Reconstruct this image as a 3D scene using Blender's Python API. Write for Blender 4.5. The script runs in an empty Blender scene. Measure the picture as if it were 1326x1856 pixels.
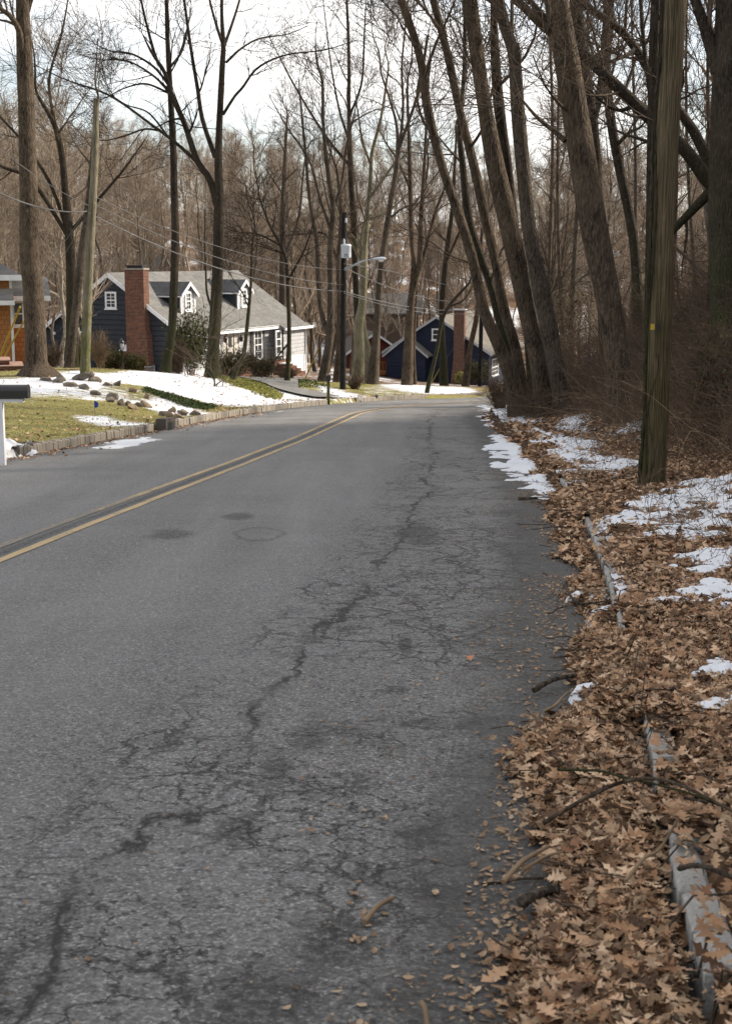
import bpy, math
import numpy as np
from mathutils import Vector

SC = bpy.context.scene
COL = SC.collection
R = math.radians

# ------------------------------------------------------------------ camera
F, CX, CY = 2578.0, 663.0, 928.0          # 50 mm lens on an upright 24x36 frame
PITCH = R(10.18)
CAM = np.array([0.0, 0.0, 1.6])
SL = 0.0704                               # the road falls away at about 7 %
cam_d = bpy.data.cameras.new('camera')
cam = bpy.data.objects.new('camera', cam_d); COL.objects.link(cam)
cam.location = CAM; cam.rotation_euler = (R(90) - PITCH, 0, 0)
cam_d.sensor_fit = 'VERTICAL'; cam_d.sensor_height = 36.0; cam_d.lens = 50.0
cam_d.clip_end = 3000
cam_d.dof.use_dof = True; cam_d.dof.focus_distance = 15.0; cam_d.dof.aperture_fstop = 9.0
SC.camera = cam

# ------------------------------------------------------------------ world, sun, exposure
SUN_AZ, SUN_EL = R(72), R(27)
w = bpy.data.worlds.new('World'); SC.world = w; w.use_nodes = True
nt = w.node_tree; nt.nodes.clear()
wo = nt.nodes.new('ShaderNodeOutputWorld'); bg = nt.nodes.new('ShaderNodeBackground')
sky = nt.nodes.new('ShaderNodeTexSky'); sky.sky_type = 'NISHITA'; sky.sun_disc = False
sky.sun_elevation = SUN_EL; sky.sun_rotation = SUN_AZ
sky.air_density = 1.0; sky.dust_density = 1.5
tc = nt.nodes.new('ShaderNodeTexCoord')
mp = nt.nodes.new('ShaderNodeMapping'); mp.inputs['Scale'].default_value = (1.2, 1.2, 4.5)
nz = nt.nodes.new('ShaderNodeTexNoise'); nz.inputs['Scale'].default_value = 2.6
nz.inputs['Detail'].default_value = 7; nz.inputs['Roughness'].default_value = 0.6
cr = nt.nodes.new('ShaderNodeValToRGB')
cr.color_ramp.elements[0].position = 0.42; cr.color_ramp.elements[0].color = (.32, .32, .32, 1)
cr.color_ramp.elements[1].position = 0.58; cr.color_ramp.elements[1].color = (1, 1, 1, 1)
mx = nt.nodes.new('ShaderNodeMix'); mx.data_type = 'RGBA'
mx.inputs[7].default_value = (7.3, 7.15, 7.0, 1)     # thin bright cloud
nt.links.new(tc.outputs['Generated'], mp.inputs['Vector']); nt.links.new(mp.outputs[0], nz.inputs['Vector'])
nt.links.new(nz.outputs['Fac'], cr.inputs[0]); nt.links.new(cr.outputs[0], mx.inputs[0])
tn = nt.nodes.new('ShaderNodeMix'); tn.data_type = 'RGBA'; tn.blend_type = 'MULTIPLY'; tn.inputs[0].default_value = 1; tn.inputs[7].default_value = (.84, .88, .94, 1)
nt.links.new(sky.outputs[0], tn.inputs[6]); nt.links.new(tn.outputs[2], mx.inputs[6]); nt.links.new(mx.outputs[2], bg.inputs[0])
bg.inputs[1].default_value = 0.12
nt.links.new(bg.outputs[0], wo.inputs[0])
sun_d = bpy.data.lights.new('sun', 'SUN'); sun_d.energy = 4.7; sun_d.angle = R(3.2); sun_d.color = (1.0, .89, .73)
sun = bpy.data.objects.new('sun', sun_d); COL.objects.link(sun)
SV = Vector((math.sin(SUN_AZ) * math.cos(SUN_EL), math.cos(SUN_AZ) * math.cos(SUN_EL), math.sin(SUN_EL)))
sun.rotation_euler = (-SV).to_track_quat('-Z', 'Y').to_euler(); sun.location = (60, 30, 60)
SC.view_settings.view_transform = 'Standard'; SC.view_settings.look = 'None'
SC.view_settings.exposure = 0.85; SC.view_settings.gamma = 1.0
SC.cycles.max_bounces = 5; SC.cycles.diffuse_bounces = 3; SC.cycles.transparent_max_bounces = 6

# ------------------------------------------------------------------ measuring helpers
cp, sp = math.cos(PITCH), math.sin(PITCH)
def ray(px, py):
    a, b = (px - CX) / F, (CY - py) / F
    return np.array([a, cp + b * sp, -sp + b * cp])
def A(px, py, Y):
    d = ray(px, py); return CAM + d * (Y / d[1])
def ppm(Y):
    return F / Y                                   # photo pixels per metre, about
def G(px, py, h=0.0):                              # onto the plane h above the road
    d = ray(px, py); t = (h - 1.6) / (d[2] + SL * d[1]); return CAM + d * t
def project(P):
    P = np.asarray(P) - CAM
    yc = P[..., 1] * cp - P[..., 2] * sp
    zc = P[..., 1] * sp + P[..., 2] * cp
    return CX + F * P[..., 0] / yc, CY - F * zc / yc

def sstep(a, b, x):
    t = np.clip((x - a) / (b - a), 0, 1); return t * t * (3 - 2 * t)
def _hash(ix, iy, s):
    n = (ix.astype(np.int64) * 374761393 + iy.astype(np.int64) * 668265263 + s * 974634777) & 0xffffffff
    n = ((n ^ (n >> 13)) * 1274126177) & 0xffffffff
    return ((n ^ (n >> 16)) & 0xffff) / 65535.0
def vnoise(x, y, s=0):
    ix, iy = np.floor(x), np.floor(y); fx, fy = x - ix, y - iy
    fx = fx * fx * (3 - 2 * fx); fy = fy * fy * (3 - 2 * fy)
    a = _hash(ix, iy, s); b = _hash(ix + 1, iy, s); c = _hash(ix, iy + 1, s); d = _hash(ix + 1, iy + 1, s)
    return a + (b - a) * fx + (c - a) * fy + (a - b - c + d) * fx * fy
def fbm(x, y, s=0, o=4):
    t, a, k = 0, .5, 0
    for i in range(o):
        t = t + a * vnoise(x * 2 ** i + 17.3 * i, y * 2 ** i - 9.1 * i, s + i); k += a; a *= .5
    return t / k

# ------------------------------------------------------------------ road edges and terrain height
LY = [-12, -3, 10, 18, 24.2, 31.7, 38, 43.4, 48.5, 52, 55.7, 58.8, 61.5, 64.8, 69.3, 74, 77, 84]
LX = [-9.4, -8.6, -7.4, -6.45, -5.7, -4.84, -4.1, -3.3, -2.1, -.9, .8, 3.0, 5.6, 9.6, 16, 24, 34, 60]
RY = [-12, -3, 3.4, 7.6, 12.9, 17.2, 24, 29.5, 34, 40, 45, 49, 53, 57.5, 62, 66, 69, 75]
RX = [-.4, .25, .83, 1.43, 2.05, 2.4, 2.82, 3.05, 3.2, 3.5, 4.2, 5.7, 8.2, 12, 18, 26, 36, 60]
def smooth_table(Y, X):
    yy = np.linspace(Y[0], Y[-1], 1200); xx = np.interp(yy, Y, X)
    k = np.hanning(61); k /= k.sum()
    return yy, np.convolve(np.pad(xx, 30, mode='reflect', reflect_type='odd'), k, mode='valid')
LYs, LXs = smooth_table(LY, LX); RYs, RXs = smooth_table(RY, RX)
def xL(y): return np.interp(y, LYs, LXs)
def xR(y): return np.interp(y, RYs, RXs)
def slope(fn, y): return (fn(y + .4) - fn(y - .4)) / .8
def dL(x, y):  # metres outside the left kerb
    return (xL(y) - x) / np.sqrt(1 + slope(xL, y) ** 2)
def dR(x, y):
    return (x - xR(y)) / np.sqrt(1 + slope(xR, y) ** 2)

_cp = []
def _c(px, py, Y): p = A(px, py, Y); _cp.append((p[0], p[1], p[2] + SL * Y))
def _z(x, y, z): _cp.append((x, y, z + SL * y))
for a in [(20, 806, 24), (100, 772, 30), (0, 745, 33), (100, 702, 42), (60, 681, 45), (155, 674, 46), (-120, 690, 45), (-150, 780, 30),
          (250, 683, 48), (380, 682, 54), (300, 680, 52), (240, 770, 34), (330, 752, 37.5), (440, 720, 48), (390, 738, 44.5), (520, 706, 57),
          (480, 712, 55), (570, 724, 54), (600, 694, 64), (622, 706, 60), (680, 701, 64), (750, 699, 67), (850, 705, 67), (20, 672, 58), (-120, 676, 58),
          (430, 690, 58)]: _c(*a)
for a in [(-10.9, 85, -5.5), (-19.8, 89, -4.9), (-4.6, 99, -6.3), (-14, 103, -5.6), (-30, 75, -3.9), (-12, 74, -4.7), (-5, 80, -5.5), (2, 85, -6.0), (10, 80, -5.6),
          (3, 110, -8.0), (10, 122, -9.3), (20, 125, -9.3), (2, 135, -8.6), (-40, 110, -3), (-20, 125, -4.8), (30, 110, -8), (-60, 60, -2.5), (-50, 30, -1), (-30, 10, 0), (-25, -10, 1.2), (-60, -10, 2),
          (-60, 140, 0), (-25, 150, -2.5), (8, 160, -5.5), (40, 150, -6.5), (-90, 200, 8), (-40, 200, 4.5), (0, 200, 1.5), (50, 200, -1), (110, 200, 0), (-100, 260, 13), (0, 260, 7), (60, 260, 4),
          (-200, 200, 14), (-200, 60, 4), (-200, -10, 4), (150, 260, 4), (200, 100, 0), (-100, 420, 14), (0, 420, 9), (120, 420, 6), (-230, 420, 16), (230, 420, 5), (100, 100, -4)]: _z(*a)
_cp = np.array(_cp)
def _tps(r2): return 0.5 * r2 * np.log(r2 + 1e-9)
def _fit():
    P = _cp[:, :2] / 50; n = len(P); K = _tps(((P[:, None] - P[None]) ** 2).sum(-1)) + np.eye(n) * 2e-3
    Q = np.hstack([np.ones((n, 1)), P]); M = np.block([[K, Q], [Q.T, np.zeros((3, 3))]])
    return P, np.linalg.solve(M, np.concatenate([_cp[:, 2], np.zeros(3)]))
_RP, _RW = _fit()
def rbf(x, y):
    sh = np.shape(x); q = np.stack([np.ravel(x), np.ravel(y)], -1) / 50; out = np.empty(len(q))
    for i in range(0, len(q), 20000):
        b = q[i:i + 20000]; k = _tps(((b[:, None] - _RP[None]) ** 2).sum(-1))
        out[i:i + 20000] = k @ _RW[:len(_RP)] + _RW[-3] + b @ _RW[-2:]
    return out.reshape(sh)
BD = [-1, 0, .6, 1.2, 2, 3.2, 5, 7.5, 11, 18, 30, 60, 150]
BH = [.10, .10, .13, .20, .36, .80, 2.0, 3.8, 5.6, 7.4, 9.2, 12, 18]
def H(x, y):
    x = np.asarray(x, float); y = np.asarray(y, float)
    l, r = dL(x, y), dR(x, y)
    base = -SL * y
    hl = .13 + sstep(0.1, 3.0, l) * (rbf(x, y) - .13)
    rough = sstep(.5, 4, np.maximum(r, l)) * (fbm(x * .9, y * .9, 5) - .5) * .22
    near = 1 - .45 * sstep(60, 110, y)
    hr = np.interp(r, BD, BH) * np.where(r > 3, near, 1)
    hr = hr * (1 - sstep(85, 120, y)) + rbf(x, y) * sstep(85, 120, y)
    hr = hr + 13.0 * sstep(13, 32, r) * (1 - sstep(45, 65, y))  # extra hill outside the view, added to keep sun off the near road
    h = np.where(r > 0, hr + rough, np.where(l > 0, hl + rough * .35, -.06))
    deep = (y > 61.5) & (l < .8) & (r < .8)
    h = np.where(deep, -.35, h)
    h = np.where(y > 84, rbf(x, y), h)
    return base + h
def T(px, py, y0=3.0, y1=200.0):                   # first hit of a photo ray with the terrain
    d = ray(px, py); ys = np.concatenate([np.arange(y0, 90, .1), np.arange(90, y1, .5)])
    P = CAM + d * (ys / d[1])[:, None]
    hit = P[:, 2] < H(P[:, 0], P[:, 1])
    i = int(np.argmax(hit)) if hit.any() else len(ys) - 1
    return P[i]

# ------------------------------------------------------------------ mesh helpers
def mesh_np(name, V, quads=None, tris=None, smooth=False, uv=None):
    me = bpy.data.meshes.new(name)
    V = np.asarray(V, np.float32).reshape(-1, 3)
    q = np.zeros((0, 4), np.int32) if quads is None else np.asarray(quads, np.int32).reshape(-1, 4)
    t = np.zeros((0, 3), np.int32) if tris is None else np.asarray(tris, np.int32).reshape(-1, 3)
    me.vertices.add(len(V)); me.vertices.foreach_set('co', V.ravel())
    nl = q.size + t.size
    me.loops.add(nl); me.loops.foreach_set('vertex_index', np.concatenate([q.ravel(), t.ravel()]))
    me.polygons.add(len(q) + len(t))
    st = np.concatenate([np.arange(len(q)) * 4, q.size + np.arange(len(t)) * 3]).astype(np.int32)
    me.polygons.foreach_set('loop_start', st)
    me.polygons.foreach_set('use_smooth', np.full(len(q) + len(t), smooth))
    if uv is not None:
        l = me.uv_layers.new(name='UVMap'); ii = np.concatenate([q.ravel(), t.ravel()])
        l.data.foreach_set('uv', np.asarray(uv, np.float32)[ii].ravel())
    me.update(calc_edges=True)
    return me
def add_attr(me, name, vals):
    a = me.attributes.new(name, 'FLOAT', 'POINT'); a.data.foreach_set('value', np.asarray(vals, np.float32))
def link(name, me, mats, parent=None, loc=None):
    o = bpy.data.objects.new(name, me); COL.objects.link(o)
    for m in (mats if isinstance(mats, (list, tuple)) else [mats]):
        if m.name not in [x.name for x in me.materials]: me.materials.append(m)
    if parent: o.parent = parent
    if loc is not None: o.location = loc
    return o
def tag(o, label=None, cat=None, group=None, kind=None):
    if label: o['label'] = label
    if cat: o['category'] = cat
    if group: o['group'] = group
    if kind: o['kind'] = kind
    return o
def empty(name, loc, rz=0.0, label=None, cat=None, group=None):
    o = bpy.data.objects.new(name, None); COL.objects.link(o); o.location = loc; o.rotation_euler = (0, 0, rz)
    o.empty_display_size = .3
    return tag(o, label, cat, group)
class MB:
    def __init__(s): s.v = []; s.f = []; s.sm = []
    def add(s, V, Fc, sm=False):
        b = len(s.v); s.v += [tuple(map(float, p)) for p in V]; s.f += [tuple(int(i) + b for i in f) for f in Fc]; s.sm += [sm] * len(Fc); return s
    def hexa(s, p):  # p: 8 points, bottom ring then top ring
        return s.add(p, [(3, 2, 1, 0), (4, 5, 6, 7), (0, 1, 5, 4), (1, 2, 6, 5), (2, 3, 7, 6), (3, 0, 4, 7)])
    def box(s, x0, x1, y0, y1, z0, z1):
        return s.hexa([(x0, y0, z0), (x1, y0, z0), (x1, y1, z0), (x0, y1, z0), (x0, y0, z1), (x1, y0, z1), (x1, y1, z1), (x0, y1, z1)])
    def obox(s, o, r, n, a0, a1, z0, z1, d0, d1, up=(0, 0, 1)):
        o, r, n, up = map(np.array, (o, r, n, up)); P = lambda a, d, z: o + r * a + n * d + up * z
        return s.hexa([P(a0, d0, z0), P(a1, d0, z0), P(a1, d1, z0), P(a0, d1, z0), P(a0, d0, z1), P(a1, d0, z1), P(a1, d1, z1), P(a0, d1, z1)])
    def prism(s, poly, ext):  # polygon (3d pts) extruded by vector
        n = len(poly); ext = np.array(ext); a = [np.array(p, float) for p in poly]
        return s.add(a + [p + ext for p in a], [tuple(range(n))[::-1], tuple(range(n, 2 * n))] + [(i, (i + 1) % n, (i + 1) % n + n, i + n) for i in range(n)])
    def tube(s, pts, rad, k=8, cap=True):
        pts = np.asarray(pts, float)[None]; rad = np.broadcast_to(np.asarray(rad, float), (1, pts.shape[1]))
        V, q = tubes(pts, rad, k); b = len(V); s.add(V, q, True)
        if cap:
            n = pts.shape[1]; s.f += [tuple(len(s.v) - b + i for i in range(k))[::-1], tuple(len(s.v) - k + i for i in range(k))]; s.sm += [False, False]
        return s
    def lathe(s, prof, c=(0, 0, 0), k=16):
        c = np.array(c, float); V = []
        for r, z in prof:
            for i in range(k): V.append(c + (r * math.cos(2 * math.pi * i / k), r * math.sin(2 * math.pi * i / k), z))
        Fc = [(j * k + i, j * k + (i + 1) % k, (j + 1) * k + (i + 1) % k, (j + 1) * k + i) for j in range(len(prof) - 1) for i in range(k)]
        return s.add(V, Fc, True)
    def build(s, name, mat, parent=None, loc=None):
        me = bpy.data.meshes.new(name); me.from_pydata(s.v, [], s.f); me.polygons.foreach_set('use_smooth', s.sm); me.update()
        return link(name, me, mat, parent, loc)
def tubes(P, Rr, k):
    """P (M,n,3) polylines, Rr (M,n) radii -> one vertex array and quads"""
    M, n, _ = P.shape
    t = np.gradient(P, axis=1); t /= np.linalg.norm(t, axis=2, keepdims=True) + 1e-9
    av = P[:, -1] - P[:, 0]; ax = np.argmin(np.abs(av), axis=1); ref = np.eye(3)[ax][:, None, :]
    a = np.cross(t, ref); a /= np.linalg.norm(a, axis=2, keepdims=True) + 1e-9; b = np.cross(t, a)
    th = np.arange(k) * 2 * np.pi / k
    V = P[:, :, None] + Rr[:, :, None, None] * (a[:, :, None] * np.cos(th)[:, None] + b[:, :, None] * np.sin(th)[:, None])
    i = (np.arange(M) * n * k)[:, None, None] + (np.arange(n - 1) * k)[:, None] + np.arange(k)
    j = (np.arange(M) * n * k)[:, None, None] + (np.arange(n - 1) * k)[:, None] + (np.arange(k) + 1) % k
    q = np.stack([i, i + k, j + k, j], -1).reshape(-1, 4)
    return V.reshape(-1, 3), q
def join(parts):
    V, Q, b = [], [], 0
    for v, q in parts: V.append(v); Q.append(q + b); b += len(v)
    return np.concatenate(V), np.concatenate(Q)

# ------------------------------------------------------------------ material helpers
class N:
    def __init__(s, name, rough=.85, spec=.25):
        s.m = bpy.data.materials.new(name); s.m.use_nodes = True; s.t = s.m.node_tree
        s.b = s.t.nodes['Principled BSDF']; s.b.inputs['Roughness'].default_value = rough; s.b.inputs['Specular IOR Level'].default_value = spec
    def n(s, typ, **kw):
        x = s.t.nodes.new('ShaderNode' + typ)
        for k, v in kw.items(): setattr(x, k, v)
        return x
    def l(s, a, b): s.t.links.new(a, b)
    def setin(s, node, key, val):
        if hasattr(val, 'is_linked') or isinstance(val, bpy.types.NodeSocket): s.l(val, node.inputs[key])
        else: node.inputs[key].default_value = val
    def coord(s, kind='Object', scale=(1, 1, 1), rot=(0, 0, 0)):
        c = s.n('TexCoord'); m = s.n('Mapping'); m.inputs['Scale'].default_value = scale; m.inputs['Rotation'].default_value = rot
        s.l(c.outputs[kind], m.inputs[0]); return m.outputs[0]
    def noise(s, vec, scale, detail=4, rough=.55, dist=0):
        x = s.n('TexNoise'); s.l(vec, x.inputs['Vector']); x.inputs['Scale'].default_value = scale; x.inputs['Detail'].default_value = detail
        x.inputs['Roughness'].default_value = rough; x.inputs['Distortion'].default_value = dist; return x.outputs['Fac']
    def voro(s, vec, scale, feature='F1', out='Distance', rnd=1):
        x = s.n('TexVoronoi', feature=feature); s.l(vec, x.inputs['Vector']); x.inputs['Scale'].default_value = scale; x.inputs['Randomness'].default_value = rnd
        return x.outputs[out]
    def ramp(s, fac, stops):
        x = s.n('ValToRGB'); s.l(fac, x.inputs[0]); e = x.color_ramp.elements
        while len(e) < len(stops): e.new(.5)
        for i, (p, c) in enumerate(stops): e[i].position = p; e[i].color = (c, c, c, 1) if isinstance(c, (int, float)) else (*c, 1)
        return x.outputs[0]
    def mix(s, fac, a, b, mode='MIX'):
        x = s.n('Mix', data_type='RGBA', blend_type=mode); s.setin(x, 0, fac)
        for k, v in ((6, a), (7, b)):
            if isinstance(v, tuple): v = (*v, 1) if len(v) == 3 else v
            s.setin(x, k, v)
        return x.outputs[2]
    def math(s, op, a, b=0.0, clamp=False):
        x = s.n('Math', operation=op, use_clamp=clamp); s.setin(x, 0, a); s.setin(x, 1, b); return x.outputs[0]
    def attr(s, name): x = s.n('Attribute', attribute_name=name); return x.outputs['Fac']
    def bump(s, h, strength=.4, dist=.02, prev=None):
        x = s.n('Bump'); x.inputs['Strength'].default_value = strength; x.inputs['Distance'].default_value = dist; s.l(h, x.inputs['Height'])
        if prev is not None: s.l(prev, x.inputs['Normal'])
        return x.outputs[0]
    def done(s, col=None, normal=None, rough=None):
        if col is not None:
            if isinstance(col, tuple): s.b.inputs['Base Color'].default_value = (*col, 1)
            else: s.l(col, s.b.inputs['Base Color'])
        if normal is not None: s.l(normal, s.b.inputs['Normal'])
        if rough is not None: s.setin(s.b, 'Roughness', rough)
        return s.m
def simple(name, c1, c2=None, scale=6, rough=.8, spec=.25, bump=.15, dist=.01, metal=0.0, mscale=(1, 1, 1)):
    k = N(name, rough, spec); c2 = c2 or tuple(x * .72 for x in c1); v = k.coord(scale=mscale); f = k.noise(v, scale, 6)
    k.b.inputs['Metallic'].default_value = metal
    f2 = k.ramp(f, [(.35, 0.), (.65, 1.)])
    return k.done(k.mix(f2, c1, c2), k.bump(f, bump, dist))
MAT = {}
def bark(name, c1, c2, moss=None, moss_h=3.0, zs=.22, furrow=30):
    k = N(name, .92, .15); v = k.coord(scale=(1, 1, zs)); v2 = k.coord()
    a = k.noise(v, furrow, 8, .65, .6); b = k.noise(v2, 1.4, 5); e = k.voro(v, furrow * .9, 'DISTANCE_TO_EDGE')
    col = k.mix(k.ramp(a, [(.40, 0.), (.60, 1.)]), c1, c2)
    col = k.mix(k.ramp(b, [(.4, 0.), (.7, .55)]), col, tuple(x * 1.5 for x in c2))
    sp_ = k.ramp(k.noise(v2, 9, 3), [(.66, 0.), (.74, .6)])
    col = k.mix(sp_, col, (.17, .175, .155))
    if moss:
        sx = k.n('SeparateXYZ'); s_ = k.coord(); k.l(s_, sx.inputs[0])
        m = k.math('SUBTRACT', 1.0, k.math('DIVIDE', sx.outputs[2], moss_h), True)
        m = k.math('MULTIPLY', m, k.ramp(k.noise(v2, 3, 5), [(.35, 0.25), (.62, 1.)]), True)
        col = k.mix(m, col, moss)
    h = k.math('ADD', k.math('MULTIPLY', a, .6), k.math('MINIMUM', k.math('MULTIPLY', e, 2.0), .6))
    return k.done(col, k.bump(h, 1.0, .035))
MAT['bark'] = bark('bark_brown', (.020, .014, .010), (.098, .074, .053), furrow=24)
MAT['bark_grey'] = bark('bark_grey', (.022, .017, .013), (.098, .079, .061))
MAT['bark_dark'] = bark('bark_dark', (.014, .011, .008), (.052, .041, .031), (.04, .045, .016), 5.0)
MAT['bark_pale'] = bark('bark_pale', (.10, .09, .06), (.26, .235, .16))
MAT['twig'] = simple('twig_bark', (.11, .083, .063), (.060, .045, .034), 20, .9, .1)
MAT['twig_dark'] = simple('twig_bark_dark', (.030, .023, .018), (.018, .014, .011), 20, .9, .1)
def woodmat():
    k = N('twig_bark_far', .95, .05); g = k.n('NewGeometry'); return k.done(k.ramp(g.outputs['Random Per Island'], [(0., (.075, .057, .043)), (.3, (.19, .148, .112)), (.6, (.28, .222, .170)), (.8, (.38, .32, .255)), (1., (.12, .09, .067))]))  # far bark colours lightened in place of distance haze
MAT['twig_far'] = woodmat()
def trunkfar():
    k = N('trunk_bark_far', .95, .05); o_ = k.n('ObjectInfo'); v = k.coord(scale=(1, 1, .3)); c = k.ramp(o_.outputs['Random'], [(0., (.07, .055, .043)), (.35, (.14, .112, .086)), (.6, (.21, .18, .145)), (.8, (.10, .085, .07)), (1., (.28, .25, .20))])
    return k.done(k.mix(k.ramp(k.noise(v, 7, 5), [(.38, 0.), (.62, .6)]), c, (.045, .036, .028)))
MAT['trunk_far'] = trunkfar()
MAT['pole'] = bark('weathered_pole_wood', (.045, .035, .021), (.145, .115, .072), (.070, .060, .022), 4.0, zs=.03, furrow=50)
MAT['pole_green'] = bark('mossy_pole_wood', (.11, .095, .065), (.24, .215, .155), (.085, .10, .012), 3.6, zs=.03, furrow=50)
MAT['pole_dark'] = bark('creosote_pole_wood', (.010, .009, .010), (.026, .024, .024), zs=.03, furrow=50)
MAT['white'] = simple('white_paint', (.70, .71, .73), (.60, .61, .63), 3, .5)
MAT['shade_white'] = simple('shaded_white_trim', (.40, .42, .45), (.32, .335, .36), 3, .6)  # white trim darkened in colour to look shaded, for the navy house
MAT['black'] = simple('black_metal', (.012, .012, .014), (.018, .018, .02), 8, .35, .5)
MAT['grey_metal'] = simple('galvanised_metal', (.36, .38, .41), (.28, .30, .33), 10, .45, .5, metal=.6)
MAT['can'] = simple('transformer_paint', (.50, .54, .60), (.42, .46, .52), 4, .45, .4)
MAT['cable'] = simple('cable_sheath', (.10, .10, .105), (.07, .07, .075), 5, .5, .3)
MAT['yellow'] = simple('yellow_plastic', (.42, .30, .03), (.30, .21, .03), 5, .5, .3)
MAT['snow'] = (lambda k: k.done(k.mix(k.noise(k.coord(), 3, 4), (.52, .54, .58), (.68, .69, .71)), k.bump(k.noise(k.coord(), 14, 6, .7), .5, .03)))(N('snow', .7, .2))
MAT['glass'] = simple('window_glass', (.03, .035, .04), (.05, .055, .06), 1.5, .06, .6, bump=.02)
MAT['iron'] = simple('cast_iron', (.045, .040, .037), (.075, .055, .042), 12, .7, .4)

def attr_ground():
    k = N('ground_cover', .95, .1); v = k.coord()
    n1 = k.noise(v, .7, 8, .6); n2 = k.noise(v, 6, 8, .65); n3 = k.noise(v, 55, 4, .7); stretch = k.coord(scale=(.55, 2.2, 1), rot=(0, 0, .12)); n4 = k.noise(stretch, 3.2, 9, .62)
    # lawn
    g = k.mix(k.ramp(n2, [(.36, 0.), (.66, 1.)]), (.17, .168, .050), (.33, .26, .12))
    g = k.mix(k.ramp(n4, [(.42, 0.), (.62, .8)]), g, (.22, .21, .065))
    g = k.mix(k.ramp(n3, [(.35, .55), (.6, 0.)]), g, (.075, .080, .030))
    # oak leaf litter
    lv = k.voro(v, 15, 'F1', 'Color'); sx = k.n('SeparateColor'); k.l(lv, sx.inputs[0])
    lit = k.ramp(sx.outputs[0], [(0., (.045, .026, .014)), (.35, (.13, .075, .042)), (.7, (.22, .135, .080)), (1., (.075, .045, .028))])
    lit = k.mix(k.ramp(n2, [(.35, .0), (.7, .65)]), lit, (.060, .040, .027))
    soil = k.mix(n2, (.022, .015, .010), (.055, .038, .026))
    col = k.mix(k.attr('litter'), g, lit); col = k.mix(k.attr('soil'), col, soil)
    # patchy snow: coarse cover broken by streaky noise
    sn = k.math('ADD', k.math('MULTIPLY', k.attr('snow'), 1.30), k.math('MULTIPLY', k.math('SUBTRACT', n4, .5), 2.3))
    sn = k.math('ADD', sn, k.math('MULTIPLY', k.math('SUBTRACT', n3, .5), .35))
    sm = k.ramp(sn, [(.60, 0.), (.70, 1.)])
    col = k.mix(sm, col, (.64, .655, .69))
    h = k.math('ADD', k.math('MULTIPLY', sm, .9), k.math('MULTIPLY', k.math('ADD', n3, n2), .5))
    return k.done(col, k.bump(h, .55, .06))
MAT['ground'] = attr_ground()
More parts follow.
